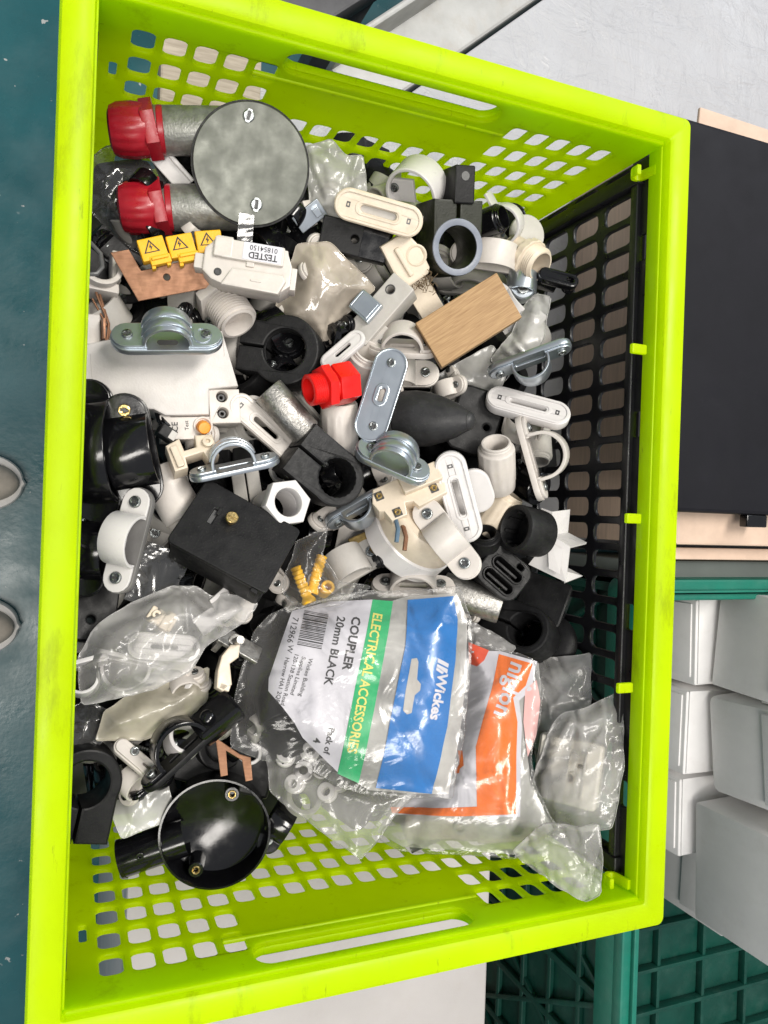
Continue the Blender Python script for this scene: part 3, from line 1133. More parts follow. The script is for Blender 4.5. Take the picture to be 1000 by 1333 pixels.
def saddle(t, L, w, R, mb, ms, sw=None, bth=8, th=3.4, slot=True, legs=0.0, sr=6.2, base=True, ridges=0, lift=0, hoop_off=0, screws=(1, 1), gap=0):
    """bar saddle: slotted base, hoop strap with two rounded feet, two screws; length along x"""
    sw = sw or w * 0.86
    if base:
        lo = [stad(L, w)]
        if slot:
            lo.append(stad(L * 0.36, max(3, w * 0.2)))
        t.p('base', mb, prism(lo, bth, 1.0, -bth - gap))
    Lh = L / 2 - 1.5
    gs = []
    for s, on in ((1, screws[0] is not None), (-1, screws[1] is not None)):
        if on:
            gs.append(prism([foot(R, Lh, sw, s)], th, 0.9, 0))
    path = [(-R - 0.5, 0.2)] + ([(-R, legs)] if legs else []) + [(x, legs + z) for x, z in arc(R, 176, 4, 16)] + ([(R, legs)] if legs else []) + [(R + 0.5, 0.2)]
    gs.append(strap(path, th, sw, 0.9))
    for i in range(ridges):
        y = (i - (ridges - 1) / 2) * sw / (ridges + 0.6)
        gs.append(xf(strap([(x, legs + z) for x, z in arc(R + th - 0.6, 165, 15, 14)], th * 0.7, sw / (ridges + 1.8), 1.3), (0, y, 0)))
    t.p('strap', ms, *gs)
    for s, k in ((1, screws[0]), (-1, screws[1])):
        if k:
            t.screw(s * (Lh - sw * 0.5), 0, th, sr)
    return t


def plate_base(t, L, w, m, th=12, slot=(46, 9), marks=True):
    """underside of a bar saddle: long rounded base with raised edge and slot"""
    t.p('base', m, prism([stad(L, w), stad(slot[0], slot[1])], th, 1.5, -th))
    t.p('raised_edge', m, prism([stad(L - 3, w - 3), stad(L - 11, w - 11)], 1.6, 0.7, 0))
    t.p('slot_edge', m, prism([stad(slot[0] + 14, slot[1] + 9), stad(slot[0] + 6, slot[1] + 3)], 1.0, 0.4, 0))
    if marks:
        for s in (1, -1):
            t.p('screw_hole', 'slot', prism([rrect(5, 7, 0.4, s * (L / 2 - w * 0.46), 0), rrect(2.2, 3.4, 0.2, s * (L / 2 - w * 0.46), 0)], 0.5, 0, 0.02))
    return t


def clamp(R, r, L, hw, depth, slit=1.6, bev=2.0, teeth=0):
    """split block clamp: round eye with a tail to -x and a slit into the eye"""
    a0 = math.degrees(math.asin(min(0.999, hw / R)))
    out = [(-L, -hw)] + arc(R, 180 + a0, 540 - a0, 30)[:] if hw < R * 0.98 else [(-L, -hw), (0, -hw)] + arc(R, -90, 90, 18) + [(0, hw)]
    if hw < R * 0.98:
        out = [(-L, -hw)] + [(R * math.cos(rad(a)), R * math.sin(rad(a))) for a in np.linspace(-180 + a0, 180 - a0, 30)] + [(-L, hw)]
    b0 = math.degrees(math.asin(slit / r))
    hole = [(r * (1 + (teeth * (i % 2))) * math.cos(rad(a)), r * (1 + (teeth * (i % 2))) * math.sin(rad(a))) for i, a in enumerate(np.linspace(180 - b0, -180 + b0, 44))]
    loop = out + [(-L, slit)] + hole + [(-L, -slit)]
    return prism([loop], depth, bev, -depth)


def ring_lathe(ro, ri, h, n=36, b=1.0, z=0):
    return lathe([(ri, z), (ri, z + h - b), (ri + b, z + h), (ro - b, z + h), (ro, z + h - b), (ro, z + b), (ro - b, z), (ri, z)], n)


def ribbed(n, amp):
    return lambda a, z: 1 + amp * (0.5 + 0.5 * math.cos(a * n)) ** 0.5


def coupler(r, L, n=40, ribs=True):
    """conduit coupler: ribbed body, plain neck ring, hollow; axis z, mouth at +z"""
    md = (lambda a, z: (1 + 0.022 * (1 if math.cos(a * 14) > 0.2 else 0)) if -L * 0.30 < z < L * 0.36 else 1.0) if ribs else None
    return lathe([(r * 0.70, -L / 2), (r * 0.92, -L / 2), (r * 0.98, -L / 2 + 2), (r, -L * 0.31), (r, -L * 0.29), (r, 0), (r, L * 0.34), (r, L * 0.36), (r * 0.98, L * 0.37), (r * 0.86, L * 0.385),
                  (r * 0.84, L * 0.44), (r * 0.80, L * 0.45), (r * 0.80, L * 0.49), (r * 0.77, L / 2), (r * 0.69, L / 2), (r * 0.66, L * 0.46), (r * 0.64, -L * 0.2), (0, -L * 0.2)], n * 2 if ribs else n, md)


def hexnut(R, r, h, b=1.5):
    return prism([ngon(6, R), circ(r, n=24)], h, b)


def refine(g, step):
    bm = bmesh.new()
    vs = [bm.verts.new(tuple(v)) for v in g[0]]
    for f in g[1]:
        try:
            bm.faces.new([vs[i] for i in f])
        except ValueError:
            pass
    V = np.array(g[0])
    if len(V):
        for ax in (0, 1):
            t = V[:, ax].min() + step * 0.5
            while t < V[:, ax].max():
                co = (t, 0, 0) if ax == 0 else (0, t, 0)
                bmesh.ops.bisect_plane(bm, geom=bm.verts[:] + bm.edges[:] + bm.faces[:], plane_co=co, plane_no=(1, 0, 0) if ax == 0 else (0, 1, 0), dist=1e-5)
                t += step
    bm.verts.ensure_lookup_table()
    bm.verts.index_update()
    out = (np.array([tuple(v.co) for v in bm.verts]), [tuple(v.index for v in f.verts) for f in bm.faces], [True] * len(bm.faces))
    bm.free()
    return out


def printed(t, name, material, dz, *gs, parent=None):
    """flat print laid on the crumpled film of bag t; outlines and lettering in bag coordinates"""
    g = join(*gs) if len(gs) > 1 else gs[0]
    return t.p(name, material, drape(refine(g, 5.0), t.cr, dz), parent=parent, ang=180)


def patch(t, pts):
    out = loc_outline(pts, t.u, t.v)
    if _sarea(out) < 0:
        out = out[::-1]
    tri = tessellate_polygon([[Vector((x, y, 0)) for x, y in out]])
    F = []
    for f in tri:
        q = [out[i] for i in f]
        F.append(tuple(f) if _sarea(q) > 0 else tuple(reversed(f)))
    return np.array([(x, y, 0) for x, y in out], float), F, [True] * len(F)


def lettering(t, s, u, v, size, ang, bold=0.0, align='LEFT', sx=1.0):
    return xf(text(s, size, bold, 0, align, sx), (u - t.u, -(v - t.v), 0), (0, 0, ang))


def slab(pts, th):
    """a thin plate through corner points (x, y, z), thickness th away from the viewer side"""
    p = [Vector(q) for q in pts]
    n = Vector((0, 0, 0))
    for i in range(len(p)):
        n += p[i - 1].cross(p[i])
    n.normalize()
    if n.z < 0:
        p.reverse()
        n = -n
    b = [q - n * th for q in p]
    m = len(p)
    V = [tuple(q) for q in p] + [tuple(q) for q in b]
    F = [tuple(range(m)), tuple(range(2 * m - 1, m - 1, -1))] + [((i + 1) % m, i, m + i, m + (i + 1) % m) for i in range(m)]
    return np.array(V), F, [False] * len(F)
# ------------------------------------------------------------------ the pile, top end
G_SAD = 'saddle clips in the crate'
t = T('conduit_box', 'round cast metal conduit box with two dark red cable glands', 'conduit box', 327, 215, 0.168, (-4, 3, 0))
body = [lathe([(0, -58), (66, -58), (70, -54), (71, -8), (71, -3.2), (0, -3.2)], 48)]
for yy in (43, -50):
    body.append(xf(lathe([(30, 0), (30, 104), (29, 106), (24, 106), (24, 80), (0, 80)], 32), (-14, yy, -33), (0, -90, 0)))
t.p('body', 'cast', *body)
t.p('gasket', 'rub', lathe([(75.4, -5), (76.6, -3), (76.2, -0.2), (60, -0.3)], 56))
t.p('lid', 'lid', lathe([(72.5, -0.4), (73.6, 0.6), (73.6, 3.6), (72.8, 4.6), (0, 4.6)], 64))
t.screw(1, 57, 4.6, 7.5, 70, slotted=True)
t.screw(3, -48, 4.6, 8, 80, slotted=True)
t.p('earth_clip', 'zinc', xf(join(box(44, 26, 5, 1), box(8, 26, 18, 1, (-18, 0, -6)), box(10, 12, 14, 1, (12, 0, 6))), (78, -62, -38), (10, -10, 35)))
for i, yy in enumerate((43, -50)):
    g = t.p('cable_gland', 'dred', xf(lathe([(0, 0), (22, 0), (29, 3), (32, 12), (33, 30), (32.5, 46), (30, 50), (27, 50.5), (27, 58), (20, 58)][::-1], 72, lambda a, z: 1 + (0.035 * (math.cos(a * 16) > 0) if 8 < z < 44 else 0)), (-174, yy, -31), (0, 90, 0)))
    t.p('gland_nut', 'dred', xf(prism(ngon(6, 37, 30), 17, 1.6), (-131, yy, -31), (0, 90, 8)), parent=g)
    t.p('sealing_ring', 'dred', xf(ring_lathe(30, 22, 8), (-114, yy, -31), (0, 90, 0)), parent=g)
one('tape_strip', 'short strip of clear brown tape stuck beside the white fuse carrier', 'tape', 320, 296, 0.178, (0, 0, 82), 'smok', box(34, 20, 0.8, 0.2))

bag('plastic_bag', 'smoky grey plastic sheet behind the lower red gland', 175, 255, 0.128, [(113, 222), (150, 196), (215, 200), (255, 300), (235, 335), (180, 330), (140, 300), (112, 262)], 'smok', H=16, seed=3, amp=2.5, folds=14)
one('plastic_strip', 'bright white plastic strip between the two red glands', 'plastic strip', 222, 218, 0.140, (0, 0, -50), 'brt', box(60, 26, 8, 1.5), box(60, 6, 16, 1.5, (0, 10, 4)))

for (u, v, rz, lab) in ((200, 326, 12, 'yellow warning cover farthest from the white fuse carrier'), (237, 322, 10, 'yellow warning cover between the other two yellow covers'), (273, 317, 4, 'yellow warning cover half hidden behind the white fuse carrier')):
    t = T('terminal_cover', lab, 'terminal cover', u, v, 0.166 if u < 260 else 0.158, (-18, 6, rz), 'yellow terminal covers')
    t.p('cover_body', 'yel', box(34, 29, 16, 1.6, (0, 3, -8)), box(27, 12, 12, 1.4, (5, -13, -5)), box(5, 7, 12, 0.8, (-6, -19, -8)), box(5, 8, 12, 0.8, (14, -18, -8)))
    t.p('hinge_lip', 'yel', box(22, 4, 5, 1, (5, -11, 2)))
    tri = [(-10.5, -5), (10.5, -5), (0, 12)]
    t.p('warning_mark', 'ink', xf(join(prism([tri, [(x * 0.74, (y - 0.6) * 0.74 + 0.4) for x, y in tri]], 0.3, 0, 0), prism([(1.2, 7.5), (-2.6, 1.4), (-0.4, 1.7), (-1.4, -3.2), (2.6, 2.8), (0.5, 2.6)], 0.3, 0, 0)), (-2, 3, 0.03)))

u, v = 210, 362
pts = loc_outline([(150, 331), (173, 327), (186, 353), (258, 336), (273, 374), (179, 391)], u, v)
one('copper_plate', 'flat L shaped copper plate with a small hole under the yellow covers', 'copper plate', u, v, 0.156, (0, 0, 0), 'cop', prism([pts, circ(4.2, 7, 1, 16)], 5, 1.0, -5))

t = T('fuse_carrier', 'white fuse carrier marked TESTED next to the yellow covers', 'fuse carrier', 322, 344, 0.178, (-20, -4, -9))
t.p('carrier_body', 'wht', prism([[(-56, -16), (-44, -26), (-30, -30), (46, -31), (58, -20), (58, 6), (52, 20), (50, 27), (-20, 29), (-22, 33), (-42, 33), (-48, 22), (-56, 14)]], 44, 2.2, -44),
    box(16, 20, 22, 1.5, (-60, -3, -16)), box(10, 30, 26, 1.5, (60, -6, -24)))
t.p('label_block', 'wht', box(80, 25, 8, 1.5, (6, 15, 2)), box(24, 26, 9, 2, (-32, 16, 2)))
t.p('fuse_cover', 'wht', prism([[(-30, -34), (-18, -10), (48, -10), (52, -18), (44, -36)]], 12, 2.4, -3), box(14, 3, 2, 0.6, (14, -23, 9.3)), box(10, 7, 4, 0.8, (4, 0, 1)))
t.p('screw_well', 'slot', xf(ring_lathe(5, 2, 1.2, 18), (-36, -16, 0)), xf(prism(circ(3.6, n=14), 0.6, 0), (-36, -16, 0.1)))
t.p('test_label', 'paper', prism(rrect(50, 23, 1, 18, 15.5), 0.4, 0, 6.05))
t.p('lettering', 'ink', xf(text('TESTED', 12, 0.02, 0, 'CENTER', 0.92), (19, 11, 6.6), (0, 0, 180)))
t.p('lettering', 'ink', xf(text('01854150', 9.5, 0.005, 0, 'CENTER', 0.95), (19, 21, 6.6), (0, 0, 180)))

t = T('pipe_clip', 'small white pipe clip holding a loop of grey wire against the rim', 'pipe clip', 132, 345, 0.150, (-30, 10, -12))
t.p('clip_body', 'wht', xf(strap([(x, z) for x, z in arc(21, 205, -25, 16)], 7, 34, 1.5), (0, 0, -14), (90, 0, 0)), box(12, 44, 24, 2, (22, 10, -22)))
t.p('clip_foot', 'wht', box(50, 14, 30, 2, (0, -24, -24)))
t.p('wire_loop', 'wire', tube([(-30, 30, 0), (-14, 26, 4), (-2, 12, 6), (0, -6, 6), (-6, -16, 4), (-20, -20, 2), (-30, -20, 0)], 3))

t = T('copper_edged_block', 'white block edged with bent copper strip against the rim', 'block', 122, 428, 0.150, (-5, 8, -4))
t.p('block_body', 'wht', box(30, 46, 40, 2, (-6, -4, -22)))
t.p('copper_strip', 'cop', strap([(-22, -28), (10, -28), (12, -18), (12, 18)], 2.5, 26, 0.5))
t.p('copper_wire', 'cop', tube([(4, 60, -20), (8, 40, -10), (16, 18, -4), (12, -6, 0), (18, -22, 2), (10, -30, 3), (-20, -31, 3)], 1.8), tube([(10, 54, -22), (14, 32, -12), (20, 8, -6), (17, -12, -2), (20, -24, 0)], 1.8), tube([(2, 40, -18), (12, 18, -10), (22, -2, -8), (16, -18, -6)], 1.6))

t = T('saddle_clip', 'zinc saddle clip with ridged hoop lying on the white breaker', 'saddle clip', 218, 438, 0.183, (-42, 0, 0), G_SAD)
saddle(t, 142, 48, 27, 'zinc', 'zinc', 40, bth=9, th=4, slot=False, sr=7, ridges=2, legs=4)
t.p('keyhole_plate', 'zinc', xf(prism([stad(22, 30), stad(9, 18)], 1.5, 0.5, 0), (44, 0, 4)))
t.p('hoop_slot', 'slot', xf(prism(stad(26, 9), 0.6, 0), (0, -21.4, 13), (90, 0, 0)))

t = T('threaded_bush', 'cream threaded bush with hex collar beside the zinc saddle', 'threaded bush', 296, 400, 0.152, (52, 0, 32))
t.p('threaded_barrel', 'wht', lathe([(0, -30), (25, -30), (25, -8)] + [q for i in range(9) for q in ((27.5, -7.4 + i * 4.2), (27.5, -6.4 + i * 4.2), (23.2, -5.6 + i * 4.2), (23.2, -4.4 + i * 4.2))] + [(24, 31), (20, 32), (19, 10), (0, 10)], 40))
t.p('hex_collar', 'wht', prism(ngon(6, 37, 10), 16, 2, -24))

t = T('circuit_breaker', 'large white circuit breaker with an orange test button', 'circuit breaker', 205, 490, 0.160, (-12, 3, 0))
top = loc_outline([(104, 452), (158, 440), (292, 428), (309, 503), (270, 507), (268, 541), (212, 541), (198, 533), (106, 533)], 205, 490)
t.p('breaker_body', 'mcb', prism([top], 70, 2.0, -70))
t.p('body_seam', 'gry', box(0.8, 30, 0.5, 0.1, (-80, 14, 0.1)), box(0.8, 26, 0.5, 0.1, (88, 40, 0.1)))
tb_ = t.p('terminal_block', 'wht', prism([rrect(41, 46, 1, 85, -39), circ(7.5, 82, -26, 20), circ(7.5, 82, -48, 20)], 50, 1.2, -56))
t.p('terminal_screw', 'slot', *[xf(ring_lathe(5.5, 2, 2, 16), (82, y, -16)) for y in (-26, -48)], parent=tb_)
t.p('label_panel', 'wht', prism([[(8, -44), (14, -52), (65, -52), (65, -82), (0, -82), (0, -50)]], 46, 1.2, -54))
for s_, z_, x_, y_, w_ in (('Test', 7, 34, -70, -7.6), ('CE', 11, 19, -72, -7.6), ('N', 8, 78, -14, -5.6)):
    t.p('lettering', 'ink', xf(text(s_, z_, 0.01), (x_, y_, w_), (0, 0, 90)))
bt = t.p('test_button', 'org', xf(lathe([(9, -4), (8.5, 14), (7, 16), (0, 16.5)], 20), (55, -66, -8), (14, 0, 0)))
t.p('button_collar', 'wht', xf(ring_lathe(13, 9.6, 5, 24), (55, -65, -10)))

# ------------------------------------------------------------------ top middle
t = T('spacer_clamp', 'black split clamp with wide eye beside the white breaker', 'clamp', 370, 455, 0.156, (-10, -16, -8), 'black clamps in the crate')
t.p('clamp_body', 'rub', clamp(46, 28, 62, 34, 58, bev=2.5))
t.p('inner_lip', 'rub', ring_lathe(30.5, 27.5, 3, 40, 0.8, -10))

bag('plastic_bag', 'beige filled plastic bag beside the fuse carrier', 418, 382, 0.150, [(388, 322), (429, 318), (452, 340), (490, 376), (462, 398), (448, 410), (424, 455), (352, 426), (360, 392)], 'beig', H=30, fall=40, seed=5, folds=30, amp=3.5)
bag('plastic_bag', 'creased milky bag between the conduit box and the cream saddle base', 436, 236, 0.156, [(398, 196), (432, 186), (452, 206), (473, 205), (478, 248), (462, 268), (424, 290), (402, 275)], 'mist', H=14, seed=6, amp=5)

t = T('saddle_clip', 'cream saddle base with grey slot near the conduit box lid', 'saddle clip', 493, 277, 0.180, (0, 0, -15), G_SAD)
plate_base(t, 119, 41, 'crm', 13, (48, 9))
t.p('slot_floor', 'gry', prism(stad(50, 11), 1, 0, -7))
t.p('strap', 'wht', strap([(x, -z - 13) for x, z in arc(20, 180, 0, 12)], 3, 30))

t = T('spacer_block', 'plain black rectangular block with a drilled hole', 'block', 462, 311, 0.162, (-8, 0, -13))
t.p('block_body', 'blk', prism([rrect(90, 42, 2), circ(5, 0, 0, 18)], 34, 1.5, -34))
t.p('top_plate', 'gloss', box(34, 41, 1.2, 0.3, (26, 0, 0.3)))

t = T('spacer_clamp', 'olive black split clamp with tall post and blue grey eye edge', 'clamp', 596, 322, 0.180, (-24, -4, -90), 'black clamps in the crate')
t.p('clamp_body', 'grn', clamp(36, 27, 58, 34, 66, bev=2, slit=2.2))
t.p('post', 'blk', box(46, 28, 48, 2, (-76, 6, -20)))
t.p('post_hole', 'slot', prism([circ(5.5, -86, 6, 18)], 0.5, 0, 4.05))
t.p('eye_edge', mat('blue_grey_edge', (0.20, 0.22, 0.27), 0.4), xf(lathe([(27, -1), (27.2, 0.8), (29, 1.4), (35, 1.2), (35.6, 0)], 48, None)))

t = T('pipe_ring', 'bright white pipe ring next to the olive black clamp', 'pipe ring', 538, 250, 0.168, (30, -24, -6))
t.p('ring_band', 'brt', ring_lathe(36, 31, 40, 44, 1.2, -30))
t.p('screw_foot', 'brt', prism([foot(0, 40, 30, -1)], 6, 1.2, -6), parent=None)
t.screw(-50 + 24, 4, 0.4, 6)

t = T('saddle_clip', 'white saddle foot with screw on a black ring by the olive clamp', 'saddle clip', 640, 335, 0.158, (-15, 8, -8), G_SAD)
saddle(t, 110, 34, 30, 'wht', 'wht', 32, bth=8, sr=6)
one('conduit_coupler', 'short black conduit coupler behind the olive clamp', 'coupler', 636, 290, 0.170, (0, 62, 20), 'gloss', coupler(19, 46, ribs=False))
one('strap_band', 'thin white strap band arching behind the short black coupler', 'strap', 655, 292, 0.162, (-70, 0, -58), 'brt', strap([(-44, 0), (-22, 0)] + arc(22, 180, 0, 14) + [(22, 0), (44, 0)], 3.4, 24))

t = T('gland_ring', 'cream threaded ring cap beside the small zinc clip', 'gland ring', 682, 335, 0.164, (10, 52, -14))
t.p('cap_barrel', 'crm', lathe([(19, -26), (21, -24), (21, 6), (25, 6), (25, 14), (23, 14)] + [q for i in range(5) for q in ((22.6, 15 + i * 3), (21, 16.5 + i * 3))] + [(19, 31), (17, 31), (17, -26), (19, -26)], 40))
t.p('grip_collar', 'crm', lathe([(24, 3), (26, 4), (26, 13), (24, 14)], 60, lambda a, z: 1 + 0.05 * (math.cos(a * 12) > 0.3)))
one('plastic_disc', 'grey green plastic disc standing against the black crate corner', 'disc', 686, 305, 0.158, (-15, 30, 0), 'gry', lathe([(0, -3), (24, -3), (25, -2), (25, 1), (24, 2), (0, 2)], 36))
t = T('spring_clip', 'small zinc clip with a screw below the cream ring cap', 'clip', 680, 374, 0.166, (-25, 10, -8))
t.p('clip_body', 'zinc', lathe([(0, -14), (17, -14), (17, 1), (15, 3), (0, 3)], 28), xf(strap(arc(17, 180, 0, 12), 3, 26), (0, 8, -6), (0, 0, 0)))
t.screw(0, -3, 3, 8)
one('pipe_strap', 'smooth white pipe strap between wood block and zinc clip', 'strap', 672, 402, 0.156, (20, 25, -35), 'brt', strap([(-40, 0), (-26, 0)] + arc(26, 180, 0, 14) + [(26, 0), (40, 0)], 4, 34))
t = T('lever', 'glossy black lever poking towards the black mesh side', 'lever', 728, 360, 0.178, (-35, 10, -14))
t.p('lever_arm', 'gloss', prism([stad(54, 20), circ(4, 16, 0, 14)], 12, 2, -12), box(30, 14, 24, 2, (-12, 0, -18)))
t.p('lever_tip', 'gloss', xf(lathe([(9, -12), (9, -4), (6, 0), (0, 1)], 18), (18, 0, -8)))

t = T('cable_clip', 'cream cable clip block on a long cream strip', 'cable clip', 540, 360, 0.166, (-10, 8, -58))
t.p('strip', 'crm', box(112, 34, 8, 1.2, (6, 0, -22)))
t.p('clip_block', 'crm', prism([[(-56, -20), (0, -24), (6, -18), (6, 16), (0, 22), (-30, 24), (-54, 18)]], 26, 3, -18), box(40, 7, 6, 2, (-24, -4, 9)))
t.p('groove', 'crm', xf(lathe([(9, -2), (10, 0), (12, 1), (14, 0)], 24), (-22, 14, 8)))
fl = []
for i in range(46):
    a, b = random.uniform(0, 6.28), random.uniform(0, 6.28)
    p0 = np.array((random.uniform(-12, 12), random.uniform(-8, 8), random.uniform(-4, 4)))
    d = np.array((math.cos(a), math.sin(a), 0.5 * math.sin(b))) * random.uniform(5, 11)
    c = np.array((math.sin(b), math.cos(b), 0.4)) * 4
    fl.append(tube([p0, p0 + d * 0.5 + c, p0 + d], 0.5, 4))
one('fluff', 'tuft of brown fluff caught under the olive clamp', 'fluff', 553, 368, 0.168, (0, 0, 0), 'fib', *fl)

t = T('terminal_clamp', 'grey white terminal block with steel cage and dark hole', 'terminal block', 494, 402, 0.168, (-18, 6, 48))
t.p('block_body', 'gry', prism([rrect(96, 36, 2, 0, 0), circ(5.5, 28, 6, 18)], 40, 1.5, -40), box(36, 12, 20, 1.5, (-28, -20, -20)))
t.p('steel_cage', 'zinc', box(30, 34, 16, 1.5, (-10, 14, 2)), box(24, 3, 20, 0.6, (-10, 29, 2)), box(24, 26, 2, 0.5, (-10, 14, 11)))
t.p('hole_rim', 'slot', xf(ring_lathe(6.6, 5.4, 1, 20), (28, 6, -0.5)))
t = T('saddle_clip', 'white saddle clip standing side on against the wood block', 'saddle clip', 524, 450, 0.168, (-62, 0, -3), G_SAD)
saddle(t, 92, 40, 24, 'wht', 'wht', 36, bth=8, th=4, sr=6)
t = T('saddle_clip', 'white saddle clip half hidden under the tilted zinc plate', 'saddle clip', 514, 486, 0.150, (-18, 0, 0), G_SAD)
saddle(t, 116, 36, 24, 'wht', 'wht', 34, bth=7, sr=6.5)
t = T('saddle_plate', 'frosted white saddle plate leaning over the red adaptor', 'saddle plate', 446, 455, 0.172, (-30, 10, 40))
t.p('base', 'brt', prism([stad(70, 26), stad(26, 6)], 7, 1.2, -7))
t.p('raised_edge', 'brt', prism([stad(66, 22), stad(60, 16)], 1.4, 0.5, 0))
one('conduit_coupler', 'smooth white coupler end behind the red adaptor', 'coupler', 470, 478, 0.158, (-50, 0, -28), 'wht', coupler(25, 60, ribs=False))

u, v = 610, 416
t = T('wood_block', 'rough sawn pine wood block on top of the white clips', 'wood block', u, v, 0.196, (-6, 10, 33))
t.p('block_body', 'wood', prism([[(-62, -33), (60, -35), (63, 31), (-60, 34)]], 26, 1.2, -26))

bag('plastic_sheet', 'folded white plastic strip beside the wood block', 684, 430, 0.172, [(640, 470), (662, 440), (682, 392), (694, 384), (714, 388), (711, 440), (690, 472), (664, 482)], 'mist', 'plastic sheet', back=False, H=10, seed=12, amp=5, folds=14, rot=(-10, -15, 0))
bag('plastic_sheet', 'grey white plastic sheet beneath the wood block', 610, 490, 0.146, [(566, 490), (640, 450), (660, 480), (650, 510), (600, 520), (560, 512)], 'mist', 'plastic sheet', back=False, H=6, seed=13, amp=3, folds=8)
t = T('saddle_clip', 'zinc saddle clip on edge with its hoop hanging down', 'saddle clip', 690, 470, 0.184, (64, 0, 20), G_SAD)
saddle(t, 112, 34, 22, 'zinc', 'zinc', 26, bth=8, th=3, sr=6, legs=6)
t = T('saddle_clip', 'white saddle clip seen on its slotted base beside the black mesh side', 'saddle clip', 688, 527, 0.178, (-38, 0, -15), G_SAD)
plate_base(t, 112, 38, 'brt', 14, (48, 6))
t.p('strap', 'wht', *[box(3.5, 30, 40, 1, (x, 0, -32)) for x in (-24, 26)], strap([(x, -z - 48) for x, z in arc(25, 180, 0, 14)], 3.4, 30))
t = T('saddle_clip', 'white saddle clip on edge with its open hoop towards the mesh', 'saddle clip', 694, 596, 0.180, (-80, 0, -74), G_SAD)
saddle(t, 114, 34, 27, 'wht', 'wht', 32, bth=8, th=4.5, sr=6.5, legs=14, slot=True)
t = T('conduit_coupler', 'upright ribbed white coupler with its mouth showing', 'coupler', 647, 606, 0.172, (-52, -4, 0), 'couplers in the crate')
t.p('coupler_body', 'wht', coupler(23.5, 74))
t = T('conduit_coupler', 'ribbed cream coupler lying below the upright white coupler', 'coupler', 648, 668, 0.156, (-80, 0, -36), 'couplers in the crate')
t.p('coupler_body', 'crm', coupler(22, 62))
one('conduit_coupler', 'grey tube end behind the open white hoop', 'coupler', 698, 580, 0.158, (60, 0, 4), 'gry', coupler(20, 50, ribs=False))
one('conduit_coupler', 'small glossy black ring below the upright white coupler', 'coupler', 683, 628, 0.152, (20, 50, 0), 'gloss', ring_lathe(22, 15, 26))

# ------------------------------------------------------------------ middle
t = T('conduit_coupler', 'plain grey metal coupler lying beside the red adaptor', 'coupler', 374, 536, 0.168, (90, 0, 41))
t.p('coupler_body', 'galv', lathe([(17, -37), (20, -37), (21, -35), (21, 35), (20, 37), (17, 37), (16, 30), (0, 30)], 36), lathe([(0, -30), (16, -30), (17, -37)], 30))
t = T('saddle_clip', 'dusty white slotted saddle base below the grey metal coupler', 'saddle clip', 347, 557, 0.160, (-14, 8, -42), G_SAD)
plate_base(t, 118, 34, 'wht', 10, (40, 7))
t = T('cable_clip', 'small cream cable clip beside the orange button', 'cable clip', 250, 589, 0.170, (-20, 10, 18))
t.p('clip_block', 'crm', prism([[(-30, -18), (-12, -18), (-10, -4), (14, -4), (16, -16), (32, -14), (34, 16), (12, 22), (8, 6), (-8, 6), (-8, 24), (-28, 20)]], 30, 2.5, -30), box(9, 30, 6, 1.5, (-20, 0, 2)))
t.p('nail_boss', 'crm', xf(lathe([(7, 0), (7, 6), (3, 7), (3, 3), (0, 3)], 18), (24, 6, 0)))
t = T('lever_switch', 'tiny black lever block on the breaker label', 'lever', 219, 563, 0.170, (-15, 10, -35))
t.p('lever_arm', 'blk', box(22, 16, 22, 1.5, (0, 0, -10)))
t.p('lever_face', 'gry', box(9, 12, 1.5, 0.5, (7, 0, 1)))
t = T('saddle_clip', 'zinc saddle clip side on with a double hoop above the black box', 'saddle clip', 305, 606, 0.178, (-72, 0, 12), G_SAD)
saddle(t, 118, 40, 25, 'zinc', 'zinc', 32, bth=7, th=4, sr=6, legs=6, ridges=2)

t = T('hex_adaptor', 'bright red hex adaptor with open threaded mouth', 'adaptor', 428, 503, 0.184, (8, -62, 2))
t.p('threaded_mouth', 'red', lathe([(15, 30), (17, 30.5), (19, 30)] + [q for i in range(7) for q in ((20.5, 29 - i * 3), (19.2, 27.5 - i * 3))] + [(21, 6), (21, -36), (0, -36)], 40), lathe([(0, -8), (15, -8), (15, 30)], 32))
t.p('hex_collar', 'red', prism(ngon(6, 30, 12), 13, 1.6, -2))
t.p('hex_body', 'red', prism(ngon(6, 28, 20), 30, 3, -36))
t = T('conduit_coupler', 'ribbed white coupler standing under the red adaptor', 'coupler', 442, 560, 0.160, (105, 0, 0), 'couplers in the crate')
t.p('coupler_body', 'wht', coupler(24, 74))

t = T('saddle_plate', 'tilted zinc base plate with two screws and raised slot', 'saddle plate', 496, 514, 0.186, (-9, 9, 72))
t.p('base', 'zinc', prism([stad(126, 45), stad(17, 6.5)], 5, 1.2, -5))
t.p('edge_lip', 'zinc', prism([stad(126, 45), stad(121, 40)], 3, 0.8, -0.5))
t.p('raised_slot', 'zinc', xf(prism([stad(31, 19), stad(19, 8.5)], 2.5, 1.8, 0)))
t.screw(44, 0, 0, 6)
t.screw(-42, -3, 0, 6)
t = T('saddle_clip', 'zinc saddle clip with ridged hoop on the cream connector', 'saddle clip', 512, 598, 0.190, (-44, 0, -24), G_SAD)
saddle(t, 104, 40, 25, 'zinc', 'zinc', 38, bth=10, th=4, sr=7, ridges=2, legs=5, slot=False)
t = T('rubber_cone', 'black rubber cone lying on its side', 'rubber cone', 561, 546, 0.176, (0, 66, -2), s_=0.93)
t.p('cone_body', 'cone', lathe([(0, -46), (34, -46), (39, -42), (40, -24), (38, -4), (32, 18), (24, 38), (16, 52), (13, 58), (11, 62), (6, 65), (0, 66)], 44))
t.p('tip_ring', 'cone', ring_lathe(13.2, 11, 2, 30, 0.5, 57))
